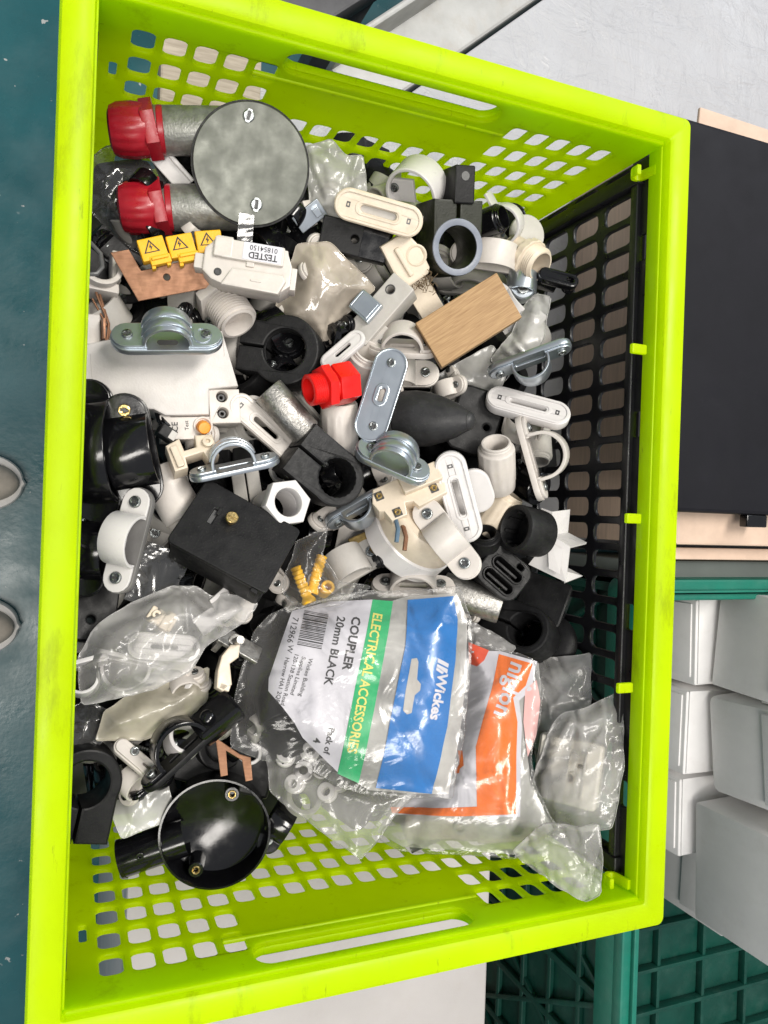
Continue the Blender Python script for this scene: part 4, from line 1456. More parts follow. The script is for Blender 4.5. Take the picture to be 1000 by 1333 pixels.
one('spacer_block', 'rounded black spacer block behind the rubber cone', 'block', 620, 548, 0.156, (-8, 12, -18), 'blk', prism([rrect(64, 86, 14), circ(4, 16, -4, 14)], 44, 3, -44))

t = T('spacer_clamp', 'black split clamp with ribbed eye in the middle of the pile', 'clamp', 440, 622, 0.182, (-14, 16, -40), 'black clamps in the crate')
t.p('clamp_body', 'rub', clamp(38, 25, 66, 37, 52, bev=3, teeth=0.035))
t.p('tail_hole', 'slot', xf(prism([circ(5, n=16)], 0.5, 0), (-50, -37.2, -24), (90, 0, 0)))
t = T('hex_bush', 'bright white hex bush with open bore by the black box', 'hex bush', 368, 657, 0.178, (-6, 24, 8))
t.p('hex_head', 'brt', hexnut(32, 18.5, 20, 2), )
t.p('barrel', 'brt', ring_lathe(27, 18.5, 44, 36, 1.2, -42))
t = T('junction_box', 'black lidded box with a brass screw in the top', 'junction box', 307, 697, 0.190, (-24, -4, -29))
t.p('box_body', 'blk', box(136, 98, 58, 3, (0, 0, -33), r=7))
t.p('lid', 'blk', prism([rrect(142, 104, 7), rrect(7, 22, 1, -38, 8), ], 8, 1.4, -6))
t.p('screw_recess', 'slot', box(7, 22, 1, 0.2, (-38, 8, -3)))
b_ = t.p('latch', 'blk', box(5, 12, 4, 0.8, (-34, 18, 2)))
t.p('brass_screw', 'brass', xf(lathe([(5, 0), (5, 8), (7.5, 8), (8, 9), (8, 14), (7, 15), (0, 15)], 24, lambda a, z: 1 + (0.03 * (math.cos(14 * a) > 0) if 8.5 < z < 14.5 else 0)), (-15, 13, 2)), prism(rrect(12, 1.6, 0.2, -15, 13), 0.6, 0, 17.2))
t.p('catch', 'blk', box(10, 6, 26, 1, (56, -54, -14)))

t = T('saddle_clip', 'white hooped saddle clip on a grey base by the black box', 'saddle clip', 166, 703, 0.182, (30, 0, -103), G_SAD)
saddle(t, 142, 44, 31, 'dgr', 'brt', 38, bth=9, th=4, sr=8, legs=4, slot=False)
t = T('saddle_clip', 'glossy black saddle clip with brass screw against the white breaker', 'saddle clip', 172, 588, 0.174, (8, 4, -80), G_SAD)
saddle(t, 152, 62, 42, 'gloss', 'gloss', 56, bth=9, th=5, sr=7.5, slot=False, screws=(0, 0))
t.screw(-54, 2, 5, 8, m='brass')
t = T('saddle_clip', 'wide glossy black saddle clip squeezed against the rim', 'saddle clip', 122, 588, 0.166, (14, 0, -87), G_SAD)
saddle(t, 188, 60, 62, 'gloss', 'gloss', 56, bth=9, th=6, sr=7, slot=False, screws=(0, 0))
t = T('saddle_clip', 'small glossy black saddle clip with steel screw by the rim', 'saddle clip', 114, 716, 0.160, (12, 0, -92), G_SAD)
saddle(t, 122, 48, 34, 'gloss', 'gloss', 44, bth=8, th=5, sr=8, slot=False, screws=(0, 1))
one('conduit_coupler', 'cream half round cover beside the black box', 'coupler', 226, 648, 0.152, (82, 0, 28), 'wht', coupler(27, 84, ribs=False))
t = T('terminal_strip', 'pair of grey plastic bars above the black box', 'terminal strip', 322, 632, 0.150, (-25, 0, 8))
for x in (-10, 9):
    t.p('bar', 'gry', box(17, 62, 24, 1.5, (x, 0, -12)))
one('plastic_sheet', 'dark grey plastic flap beside the black box', 'plastic sheet', 206, 752, 0.150, (0, 0, -20), 'smok', box(60, 80, 1.2, 0.3))

# connector and round base
t = T('connector_block', 'cream connector block with brass screws in square holes', 'connector', 528, 636, 0.182, (-20, 10, 22))
t.p('connector_body', 'crm', prism([[(-48, -2), (-40, 16), (50, 20), (58, 8), (48, -26), (6, -30), (2, -20), (-8, -18), (-12, -34), (-34, -34), (-38, -18), (-44, -16)]], 42, 2, -42), box(54, 26, 12, 1.5, (22, 4, 4)))
for (x, y) in ((-23, -26), (-36, 4), (34, -14)):
    h_ = t.p('screw_hole', 'slot', prism(rrect(11, 12, 0.8, x, y), 0.6, 0, 0.04))
    t.p('brass_screw', 'brass', xf(ring_lathe(4.6, 1.6, 2, 16), (x, y, 0.3)), parent=h_)
t.p('moulded_mark', 'gry', prism([rrect(10, 8, 0.5, 10, 6), rrect(7.5, 5.5, 0.4, 10, 6)], 0.4, 0, 10.05))
t = T('ceiling_rose', 'round cream ceiling rose with wires at its edge', 'ceiling rose', 548, 684, 0.166, (-56, 0, -46))
t.p('rose_cover', 'brt', lathe([(0, -46), (56, -46), (62, -40), (62, -14), (59, -12)], 56))
t.p('rose_base', 'crm', lathe([(59, -12), (60, -10), (58, 18), (55, 22), (52, 22), (0, 18)], 56, lambda a, z: 1 + (0.012 * (math.cos(a * 9) > 0.5) if z > -8 else 0)))
for i, (m_, d) in enumerate((('bluw', 0), ('cop', 14))):
    t.p('wire', m_, tube([(-34 + d, -46, 12), (-26 + d, -58, 18), (-16 + d, -68, 18), (-6 + d, -78, 10)], 3.0))
t = T('saddle_clip', 'white slotted saddle clip with round hoop behind it', 'saddle clip', 597, 648, 0.192, (4, 10, -75), G_SAD)
plate_base(t, 124, 42, 'brt', 13, (48, 8))
t.p('strap', 'brt', xf(strap([(x, -z - 4) for x, z in arc(27, 180, 0, 16)], 3.5, 34), (4, 0, -10)))
t = T('saddle_hoop', 'round white strap half hidden behind the slotted saddle clip', 'saddle clip', 620, 640, 0.176, (0, 20, -70), G_SAD)
t.p('strap', 'brt', prism(stad(62, 44), 8, 3, -8))
t = T('saddle_clip', 'cream saddle clip with two screws over the round cover', 'saddle clip', 581, 701, 0.194, (4, -8, -53), G_SAD)
saddle(t, 124, 40, 24, 'wht', 'wht', 40, bth=8, th=4, sr=7.5)
t = T('saddle_clip', 'zinc saddle clip on edge under the black ribbed clamp', 'saddle clip', 464, 664, 0.164, (62, 0, 30), G_SAD)
saddle(t, 88, 32, 20, 'zinc', 'zinc', 28, bth=7, th=3.5, sr=6)
one('brass_bar', 'dull brass bar under the round cream cover', 'bar', 478, 700, 0.150, (-10, 0, 24), 'brz', box(48, 15, 15, 1.5))
one('plastic_plate', 'white plate corner under the dull brass bar', 'plate', 476, 702, 0.140, (0, 0, -12), 'wht', box(74, 40, 5, 1.2))
one('cable_sleeve', 'short dark brown sleeve above the grey white saddle', 'sleeve', 508, 722, 0.166, (80, 0, -62), 'blk', coupler(11, 46, ribs=False))
one('hex_bolt', 'dull brass hex bolt head on the grey white saddle', 'bolt', 489, 716, 0.158, (-40, 20, 0), 'brz', prism(ngon(6, 9), 10, 1), xf(lathe([(4, -16), (4, 0)], 12)))
t = T('saddle_clip', 'grey white saddle clip above the blue printed header', 'saddle clip', 538, 762, 0.162, (-48, 0, -2), G_SAD)
saddle(t, 110, 38, 27, 'wht', 'wht', 36, bth=7, th=4, sr=7)
t = T('saddle_clip', 'grey white saddle clip beside the yellow wall plugs', 'saddle clip', 452, 738, 0.152, (-20, 0, 30), G_SAD)
saddle(t, 116, 40, 25, 'gry', 'gry', 40, bth=7, th=4, sr=7)
one('conduit_pipe', 'stub of galvanised pipe under the cream saddle clip', 'pipe', 614, 778, 0.152, (88, 0, 72), 'galv', lathe([(20, -40), (22, -39), (22, 38), (21, 40), (17, 40), (17, -20), (0, -20)], 32))

# ------------------------------------------------------------------ lower edge by the mesh
t = T('trunking_angle', 'white trunking end with flanges against the black mesh side', 'trunking end', 718, 716, 0.180, (0, 0, 0))
Q = lambda pts: [(580 + x / 5 - 718, -(620 + y / 5 - 716), z) for x, y, z in pts]
t.p('face_plate', 'brt', slab(Q([(540, 575, -14), (690, 385, 0), (808, 458, 0), (780, 690, -6)]), 3.5))
t.p('face_panel', 'brt', slab(Q([(668, 470, 0.6), (690, 432, 1.4), (762, 474, 1.4), (742, 636, 0.0), (672, 600, -1)]), 1.2))
t.p('flange', 'brt', slab(Q([(690, 385, 0), (808, 458, 0), (922, 430, -34), (800, 362, -34)]), 3))
t.p('flange', 'brt', slab(Q([(780, 690, -6), (784, 620, -6), (800, 600, -34), (893, 652, -36)]), 3))
t.p('back_plate', 'brt', slab(Q([(628, 200, -14), (697, 228, -10), (690, 385, -1), (640, 400, -6)]), 3), slab(Q([(697, 228, -10), (816, 207, -38), (800, 362, -34), (690, 385, -1)]), 3))
t = T('conduit_coupler', 'large black rubber coupler with its mouth towards the cream clips', 'coupler', 676, 689, 0.178, (-12, -44, 4))
t.p('coupler_body', 'rub', lathe([(23, -42), (28, -42), (31, -39), (32, -30), (32, 4), (31, 8), (29, 9), (25, 9), (24, 7), (23, -20), (0, -20)], 40))
t.p('inner_rib', 'rub', *[xf(box(3, 4, 24, 0.5), (22 * math.cos(a), 22 * math.sin(a), -8), (0, 0, math.degrees(a))) for a in np.linspace(0, 5.5, 8)])
t = T('twin_clip', 'black twin clip with two long looped slots', 'clip', 657, 746, 0.172, (-14, 14, -42))
t.p('clip_body', 'blk', prism([rrect(66, 58, 16), stad(44, 13, 0, -14), stad(44, 13, 0, 6), circ(4.5, 12, 20, 16)], 38, 2, -38))
t.p('loop_edge', 'blk', prism([stad(50, 19, 0, -14), stad(44.5, 13.5, 0, -14)], 2.5, 0.8, 0), prism([stad(50, 19, 0, 6), stad(44.5, 13.5, 0, 6)], 2.5, 0.8, 0))
t.p('slot_bar', 'blk', box(36, 4, 6, 1, (0, -14, -6)), box(36, 4, 6, 1, (0, 6, -6)))
one('conduit_coupler', 'small black coupler between the slotted saddle and the twin clip', 'coupler', 632, 712, 0.160, (-40, -30, -30), 'blk', coupler(20, 50, ribs=False))
t = T('spacer_clamp', 'black split clamp beside the orange printed bag', 'clamp', 683, 819, 0.166, (-6, -20, -22), 'black clamps in the crate')
t.p('clamp_body', 'blk', clamp(33, 22, 72, 32, 56, bev=3))
one('spacer_block', 'smooth black block between the twin clip and the mesh side', 'block', 706, 780, 0.150, (-10, -6, -20), 'blk', prism(rrect(64, 62, 8), 40, 3, -40))
one('plastic_disc', 'black domed disc at the mesh side near the orange print', 'disc', 716, 836, 0.150, (0, -24, 0), 'blk', lathe([(0, 8), (24, 6), (34, 0), (36, -4), (34, -8), (0, -10)], 36))

# ------------------------------------------------------------------ lower end by the rim
t = T('spacer_block', 'flat black block with a round hole near the rim', 'block', 120, 796, 0.152, (-6, 4, -6))
t.p('block_body', 'blk', prism([rrect(62, 76, 9), circ(5.2, 0, -10, 18)], 40, 2, -40))
t = T('spacer_clamp', 'big black split clamp in the corner by the round black box', 'clamp', 112, 1022, 0.160, (10, -16, 84), 'black clamps in the crate')
t.p('clamp_body', 'blk', clamp(46, 30, 76, 44, 62, bev=3))
t.p('tail_hole', 'slot', xf(prism([circ(6, n=16)], 0.5, 0), (-52, -44.3, -26), (90, 0, 0)))
t = T('saddle_clip', 'black saddle clip on edge with open ring and two screws', 'saddle clip', 239, 976, 0.172, (-66, 0, 44), G_SAD)
saddle(t, 132, 40, 33, 'blk', 'gloss', 34, bth=8, th=5, sr=7, legs=4)
one('pipe_ring', 'white ring inside the open black saddle ring', 'pipe ring', 236, 968, 0.156, (-20, 16, 0), 'brt', ring_lathe(24, 19, 30))
t = T('saddle_plate', 'white slotted bar with a screw beside the open black ring', 'saddle plate', 181, 990, 0.160, (-20, 0, -38))
t.p('base', 'wht', prism([stad(78, 22), stad(26, 5, 16, 0)], 9, 1.2, -9))
t.p('top_plate', 'wht', prism([stad(74, 18), stad(20, 4, 16, 0)], 3, 0.8, 0.5))
t.screw(-12, 4, 3.6, 6)
bag('plastic_sheet', 'cloudy plastic sheet below the white slotted bar', 186, 1044, 0.138, [(150, 1000), (200, 985), (222, 1040), (212, 1070), (165, 1088), (150, 1060)], 'mist', 'plastic sheet', back=False, H=8, seed=21, amp=2.5, folds=8)

t = T('conduit_box', 'open round glossy black conduit box with a side spout', 'conduit box', 280, 1086, 0.150, (22, 0, 0))
t.p('body', 'gloss', lathe([(0, -50), (62, -50), (68, -46), (71, -4), (72, 0), (71.5, 1.2), (69, 1.2), (68.4, 0), (65, -40), (60, -44), (0, -45)], 64))
t.p('spout', 'gloss', xf(lathe([(24, 40), (24, 122), (25, 122), (25, 126), (21, 126), (20, 90), (0, 90)], 32), (0, 0, -26), (0, -90, 20)))
for (x, y) in ((18, 49), (-21, -50)):
    bo = t.p('screw_boss', 'gloss', xf(lathe([(11, -44), (10, -9), (9, -8), (6, -8), (5.4, -14), (0, -14)], 24), (x, y, 0)))
    t.p('threaded_insert', 'brass', xf(ring_lathe(5.8, 3.4, 5, 20), (x, y, -12)), parent=bo)
t.p('spout_lug', 'gloss', box(14, 16, 14, 1.5, (-70, 40, -24)), xf(prism([circ(5, n=14), circ(2.5, n=10)], 2, 0.4), (-92, -28, -1)))
u, v = 306, 990
one('copper_fork', 'two pronged copper fork above the round black box', 'copper fork', u, v, 0.160, (0, 0, 0), 'cop', prism([loc_outline([(279, 961), (312, 982), (326, 986), (330, 1014), (321, 1016), (315, 990), (294, 978), (298, 1008), (289, 1010)], u, v)], 5, 1.0, -5))
one('spacer_block', 'black box shape under the copper fork', 'block', 298, 980, 0.118, (10, 0, -12), 'blk', box(124, 84, 50, 4))
t = T('saddle_clip', 'small glossy black saddle foot beside the round black box', 'saddle clip', 364, 1070, 0.140, (6, 0, 60), G_SAD)
saddle(t, 84, 32, 20, 'gloss', 'gloss', 30, bth=6, th=4, sr=5, slot=False)
one('conduit_coupler', 'grey white ring under the black saddle foot', 'coupler', 388, 1046, 0.136, (-20, 20, 0), 'gry', ring_lathe(24, 17, 26))

one('conduit_elbow', 'glossy black clip body above the copper fork', 'clip', 282, 935, 0.170, (-30, 0, 40), 'gloss', box(62, 40, 30, 5), xf(lathe([(9, 0), (9, 6), (6, 9), (0, 10)], 20), (-8, 0, 15)))
t = T('cable_clip', 'cream hooked cable clip beside the clear bag of white saddles', 'cable clip', 299, 866, 0.168, (-10, 10, -20))
t.p('clip_block', 'crm', prism([[(-8, 26), (4, 30), (8, 14), (0, 2), (6, -10), (12, -22), (4, -34), (-6, -32), (-12, -12), (-14, 8)]], 18, 2, -18), box(14, 8, 12, 1, (4, -28, -6)))
t = T('metal_bracket', 'grey metal bracket beside the white card label', 'bracket', 312, 840, 0.160, (-40, 10, -30))
t.p('bracket_body', 'galv', box(60, 26, 6, 1.2, (0, 0, 0)), box(8, 26, 24, 1, (-24, 0, -10)))
t.p('peg', 'galv', xf(lathe([(9, 0), (9, 4), (5, 5), (5, 30), (0, 30)], 18), (-8, 0, 2), (30, 0, 0)))
# ------------------------------------------------------------------ bags
def coupler_in(label, u, v, z, rot, r, L, m, cat='coupler', group=None, ribs=False):
    return one('conduit_coupler', label, cat, u, v, z, rot, m, coupler(r, L, ribs=ribs), group=group)


# yellow wall plugs in a clear bag
for (u, v, z, sp, lab) in ((394, 762, 0.172, 22, 'yellow wall plug lying lengthwise in the clear bag'), (412, 748, 0.168, -16, 'yellow wall plug crossing the other plug in the bag')):
    t = T('wall_plug', lab, 'wall plug', u, v, z, (84, 0, sp), 'yellow wall plugs')
    t.p('plug_body', 'yel', lathe([(4, -26), (6, -26)] + [q for i in range(7) for q in ((7.6, -25 + i * 6), (6.2, -21 + i * 6))] + [(9, 20), (9.5, 22), (9, 25), (4, 25), (4, 0), (0, 0)], 24))
t = T('wall_plug', 'yellow wall plug with its round mouth facing out', 'wall plug', 427, 764, 0.170, (-20, 20, 0), 'yellow wall plugs')
t.p('plug_body', 'yel', ring_lathe(9, 4.5, 22, 24, 1, -20))
bag('plastic_bag', 'clear bag around the yellow wall plugs', 414, 742, 0.176, [(386, 704), (427, 683), (419, 722), (442, 758), (484, 764), (440, 788), (388, 792), (368, 770), (376, 736)], 'thin', H=14, seed=31, amp=3.5, folds=22, fall=20)

# clear bag with white saddles
t = T('saddle_clip', 'white strap loop poking out of the clear bag by the rim', 'saddle clip', 104, 868, 0.176, (-74, 0, 196), G_SAD)
saddle(t, 74, 30, 17, 'brt', 'brt', 26, bth=6, th=4, sr=5, legs=18, screws=(0, 0))
t = T('saddle_clip', 'white strap with round ring under the clear bag', 'saddle clip', 166, 862, 0.166, (-76, 0, 168), G_SAD)
saddle(t, 104, 34, 27, 'brt', 'brt', 30, bth=6, th=4.5, sr=5, legs=10, screws=(0, 0))
t = T('saddle_plate', 'white saddle plate lying inside the clear bag', 'saddle plate', 214, 842, 0.180, (-10, 0, -4))
t.p('base', 'brt', prism([stad(92, 36), stad(34, 7)], 9, 1.5, -9))
t.p('raised_edge', 'brt', prism([stad(88, 32), stad(80, 24)], 1.5, 0.5, 0))
t = T('cable_clip', 'cream fitting inside the clear bag', 'cable clip', 210, 806, 0.181, (-15, 0, -30))
t.p('clip_block', 'crm', box(36, 20, 12, 2), box(12, 26, 16, 2, (8, 0, 2)))
t.p('nail_boss', 'crm', xf(ring_lathe(6, 2, 5, 16), (-8, 0, 6)))
bag('plastic_bag', 'clear crumpled bag of white saddles near the rim', 208, 836, 0.178, [(110, 852), (124, 822), (140, 806), (169, 786), (220, 762), (250, 762), (274, 776), (286, 771), (334, 783), (318, 808), (292, 826), (266, 842), (250, 872), (204, 896), (160, 906), (118, 913)],
    'milk', H=24, fall=34, seed=32, amp=5.0, folds=46, facet=3)
one('plastic_plate', 'folded white card piece at the narrow end of the clear bag', 'plate', 284, 800, 0.178, (-10, 20, 34), 'brt', box(64, 26, 3, 1), xf(box(30, 22, 3, 1), (14, 14, 4), (40, 0, 10)))
bag('plastic_bag', 'cream yellow filled bag below the clear bag of saddles', 200, 922, 0.150, [(140, 925), (172, 900), (236, 884), (268, 868), (268, 912), (232, 948), (190, 962), (132, 962)], 'crmf', H=22, fall=30, seed=33, amp=2.5, folds=16)
bag('plastic_bag', 'small smoky bag against the rim below the strap loop', 112, 950, 0.142, [(86, 925), (112, 912), (142, 930), (134, 965), (112, 990), (86, 985)], 'smok', H=12, seed=34, amp=3, folds=14)

# ---- printed pouch of black couplers
for (u, v, z, sp, lab) in ((352, 905, 0.150, 20, 'black coupler in the printed pouch nearest the metal bracket'), (362, 950, 0.146, 30, 'black coupler in the printed pouch above the white grommets')):
    coupler_in(lab, u, v, z, (80, 0, sp), 24, 86, 'blk', group='black couplers in the printed pouch')
u, v = 470, 905
t = bag('pouch', 'clear pouch of black couplers with green and blue print', u, v, 0.180,
        [(310, 899), (316, 868), (329, 826), (348, 803), (378, 790), (430, 775), (480, 769), (545, 768), (601, 762), (607, 778), (617, 806), (616, 850), (613, 886), (604, 960), (588, 1034), (540, 1032), (479, 1027), (440, 1016), (395, 990), (345, 985), (306, 968)],
        'thin', cat='pouch', lift=2.6, H=17, fall=60, seed=41, amp=2.4, folds=30, facet=1.2, step=4, rot=(3, 4, 0))
cardp = t.p('card_label', 'paper', drape(refine(patch(t, [(378, 797), (428, 784), (484, 781), (462, 890), (441, 1000), (426, 986), (396, 957), (385, 938), (369, 918), (351, 899), (351, 883)]), 5), t.cr, 0.5), ang=180)
printed(t, 'green_band', 'green', 0.9, patch(t, [(484, 781), (511, 783), (490, 900), (468, 1014), (441, 1002), (462, 890)]))
hdr = printed(t, 'blue_header', 'blue', 0.9, patch(t, [(531, 781), (593, 775), (598, 806), (594, 860), (582, 944), (562, 1028), (490, 1020), (508, 928), (526, 842)]))
# hang hole
hole = loc_outline([(534, 858), (541, 857), (543, 862), (541, 884), (546, 890), (545, 898), (538, 904), (534, 926), (528, 928), (523, 923), (526, 900), (530, 880)], u, v)
tri = tessellate_polygon([[Vector((x, y, 0)) for x, y in hole]])
printed(t, 'hang_hole', 'gry', 1.3, (np.array([(x, y, 0) for x, y in hole]), [tuple(f) for f in tri], [True] * len(tri)), parent=hdr)
t.p('header_backing', 'mist', drape(refine(patch(t, [(508, 783), (531, 776), (598, 771), (612, 806), (609, 886), (599, 960), (584, 1029), (540, 1028), (482, 1023), (466, 1014), (490, 900)]), 5), t.cr, -1.0), ang=180)
A = -100.5
for s_, u_, v_, z_, a_, b_ in (('COUPLER', 462, 804, 16, A, 0.03), ('20mm BLACK', 442, 804, 15, A, 0.022), ('712966', 383, 805, 11.5, A - 1, 0.0), ('W', 378, 841, 10, A - 1, 0.0),
                                ('Wickes Building', 404, 858, 7.6, A - 4, 0.008), ('Supplies Limited', 395, 856, 7.6, A - 6, 0.008), ('120-138 Station Road', 386, 852, 7.6, A - 4, 0.008),
                                ('Harrow HA1 2QB', 374, 857, 7.6, A - 1, 0.008), ('Pack of', 432, 944, 11.5, A, 0.022), ('4', 414, 957, 13, A, 0.022)):
    printed(t, 'lettering', 'ink', 1.0, lettering(t, s_, u_, v_, z_, a_, b_), parent=cardp)
bars = []
x = 0.0
rb = random.Random(4)
while x < 46:
    w_ = rb.choice((0.7, 0.7, 1.2, 1.8))
    bars.append([(x, -16, 0), (x + w_, -16, 0), (x + w_, 16, 0), (x, 16, 0)])
    x += w_ + rb.choice((0.9, 1.1, 1.6))
bars2 = [(np.array(b, float), [(0, 1, 2, 3)], [True]) for b in bars]
printed(t, 'barcode', 'ink', 1.0, xf(join(*bars2), (410 - u, -(799 - v), 0), (0, 0, A)), parent=cardp)
printed(t, 'lettering', 'yelp', 1.4, lettering(t, 'ELECTRICAL ACCESSORIES', 490, 799, 17.5, A, 0.022, sx=0.86), parent=hdr)
printed(t, 'lettering', 'paper', 1.5, lettering(t, 'Wickes', 575, 877, 19.5, -101, 0.034), parent=hdr)
wl = [[(0, 0), (4, 0), (7, 12), (3.2, 12)], [(5.5, 0), (8, 0), (13, 12), (8.5, 12)], [(8.6, 0), (11.4, 0), (14.2, 7), (12, 8.5)]]
printed(t, 'emblem', 'paper', 1.5, xf(join(*[(np.array([(x, y, 0) for x, y in q]), [(0, 1, 2, 3)], [True]) for q in wl]), (569 - u, -(857 - v), 0), (0, 0, -101), 1.35), parent=hdr)

# ---- white grommets pouch
gi = 0
for (gu, gv) in ((395, 1003), (426, 1031), (419, 1000), (372, 984), (441, 1018), (404, 978), (384, 1020)):
    lab = ['white grommet ring deepest in the cloudy pouch', 'white grommet ring showing its full face in the cloudy pouch', 'white grommet ring tucked behind the card tip', 'white grommet ring under the pouch of black couplers', 'white grommet ring against the green band end', 'white grommet ring next to the card edge', 'white grommet ring nearest the black saddle foot'][gi]
    gi += 1
    one('grommet', lab, 'grommet', gu, gv, 0.158, (random.uniform(-25, 25), random.uniform(-25, 25), 0), 'brt', lathe([(5.5, -8), (12.5, -8), (13, -6), (13, -2), (9, -1), (9, 3), (12, 4), (12, 7), (11, 8), (6, 8), (5.5, 7), (5.5, -8)], 28), group='white grommets')
bag('plastic_bag', 'cloudy pouch of white grommets hanging over the lime end', 425, 1030, 0.166, [(345, 985), (400, 985), (450, 1010), (545, 1032), (512, 1062), (490, 1092), (470, 1112), (440, 1092), (400, 1064), (352, 1030)], 'neck', H=12, seed=43, amp=3, folds=20, fall=30)

# ---- orange printed bag
u, v = 610, 985
t = bag('pouch', 'milky pouch with orange printed band and white lettering', u, v, 0.168,
        [(600, 838), (616, 822), (650, 846), (700, 862), (712, 900), (704, 940), (690, 985), (694, 1020), (722, 1075), (666, 1108), (600, 1104), (520, 1100), (482, 1080), (510, 1040), (560, 1000), (590, 930)],
        'thin', cat='pouch', lift=2.6, H=18, fall=50, seed=51, amp=3.0, folds=30, facet=1.6, step=4, rot=(6, 2, 0))
t.p('inner_film', 'mist', drape(sheet(loc_outline([(606, 846), (650, 850), (706, 866), (708, 900), (700, 940), (686, 985), (690, 1020), (716, 1074), (664, 1104), (600, 1100), (524, 1096), (490, 1078), (514, 1042), (562, 1002), (592, 932)], u, v)[::-1], t.cr, 5), t.cr, -2.0), ang=180)
wc = printed(t, 'white_panel', 'paper', 0.5, patch(t, [(604, 850), (656, 850), (704, 864), (695, 900), (677, 914), (680, 945), (672, 1056), (612, 1054), (508, 1056), (520, 1040), (560, 1000), (594, 930)]))
ob = printed(t, 'orange_band', 'orgp', 0.9, patch(t, [(654, 854), (698, 867), (687, 895), (669, 910), (674, 941), (667, 1052), (618, 1049), (619, 971), (629, 938), (642, 898)]), patch(t, [(508, 1047), (560, 1046), (640, 1042), (667, 1044), (667, 1052), (600, 1055), (510, 1054)]))
printed(t, 'corner_print', 'redp', 0.9, patch(t, [(614, 838), (641, 849), (634, 862), (624, 870), (614, 866)]), parent=wc)
printed(t, 'pink_print', 'pink', 0.5, patch(t, [(686, 900), (702, 888), (706, 915), (698, 960), (686, 985), (682, 940)]))
printed(t, 'small_print', 'orgp', 1.0, patch(t, [(596, 976), (602, 976), (603, 994), (598, 998), (597, 1003), (592, 1004), (592, 1000), (598, 992)]), parent=wc)
printed(t, 'lettering', 'paper', 1.5, lettering(t, 'niglon', 679, 866, 31, -112, 0.02, sx=0.98), parent=ob)
for (gu, gv, z_, w_, h_, sp, lab) in ((575, 1075, 0.163, 96, 34, -2, 'cream fitting showing through the pouch under the orange line'), (655, 1080, 0.168, 70, 30, 4, 'cream fitting showing through the pouch beside the clear bag end')):
    tt = T('cable_clip', lab, 'cable clip', gu, gv, z_, (10, 0, sp), 'fittings inside the orange pouch')
    tt.p('clip_block', 'crm', box(w_, h_, 14, 4), box(w_ * 0.4, h_ * 0.6, 10, 3, (-w_ * 0.2, 0, 9)))
    tt.p('groove', 'wht', xf(ring_lathe(9, 5, 5, 20), (w_ * 0.25, 0, 7)))
bag('plastic_bag', 'shiny clear bag corner above the orange printed pouch', 720, 905, 0.164, [(668, 852), (720, 856), (771, 851), (768, 890), (764, 928), (738, 958), (716, 985), (694, 990), (690, 930)], 'milk', H=12, seed=52, amp=5, folds=26, rot=(-4, -8, 0))
bag('plastic_bag', 'crinkled clear bag edge beside the blue header', 640, 836, 0.158, [(612, 806), (640, 822), (672, 842), (660, 856), (634, 862), (608, 850)], 'milk', H=8, seed=53, amp=4, folds=14)

# ---- white socket in clear bag, lower corner
t = T('socket_box', 'cream moulded socket inside the clear corner bag', 'socket', 738, 1004, 0.190, (8, -10, -14))
t.p('socket_body', 'ivory', prism([rrect(84, 84, 6), circ(4.5, 4, -8, 16), rrect(9, 4, 1, 16, 10, n=2)], 34, 4, -34))
t.p('socket_step', 'ivory', box(40, 80, 8, 2, (-18, 0, 1)))
t.p('socket_rib', 'ivory', box(3, 60, 4, 1, (22, 0, 1.5)))
one('plastic_plate', 'pale plate standing behind the cream socket in the corner bag', 'plate', 778, 968, 0.190, (-20, 20, 60), 'ivory', box(66, 26, 6, 1.5))
bag('plastic_bag', 'clear crinkled bag with a cream socket in the crate corner', 748, 1000, 0.196, [(690, 1042), (694, 1010), (722, 948), (738, 930), (764, 926), (808, 906), (816, 930), (812, 965), (810, 1000), (800, 1038), (788, 1072), (750, 1076), (712, 1068)],
    'milk', H=11, fall=22, seed=61, amp=4.5, folds=60, facet=1.2, rot=(0, -8, 0))
bag('plastic_bag', 'empty clear bag end lying on the lime end by the corner', 738, 1120, 0.226, [(668, 1108), (700, 1082), (716, 1072), (760, 1078), (786, 1074), (784, 1120), (776, 1160), (752, 1172), (722, 1154), (690, 1130)],
    'milk', H=9, fall=22, seed=62, amp=5, folds=50, facet=1.5, rot=(20, -10, 0))

# ------------------------------------------------------------------ the fittings that show in the gaps, and the buried rest
rf = random.Random(11)


def fit_clamp(m):
    def f(t):
        t.p('clamp_body', m, clamp(34, 22, 58, 31, 46, bev=2.5))
    return f


def fit_saddle(m):
    def f(t):
        saddle(t, 104, 38, 26, m, m, 34, bth=8, th=4.4, sr=6.5, slot=False)
    return f


def fit_coupler(m, ribs=False):
    def f(t):
        t.p('coupler_body', m, coupler(23, 66, ribs=ribs))
    return f


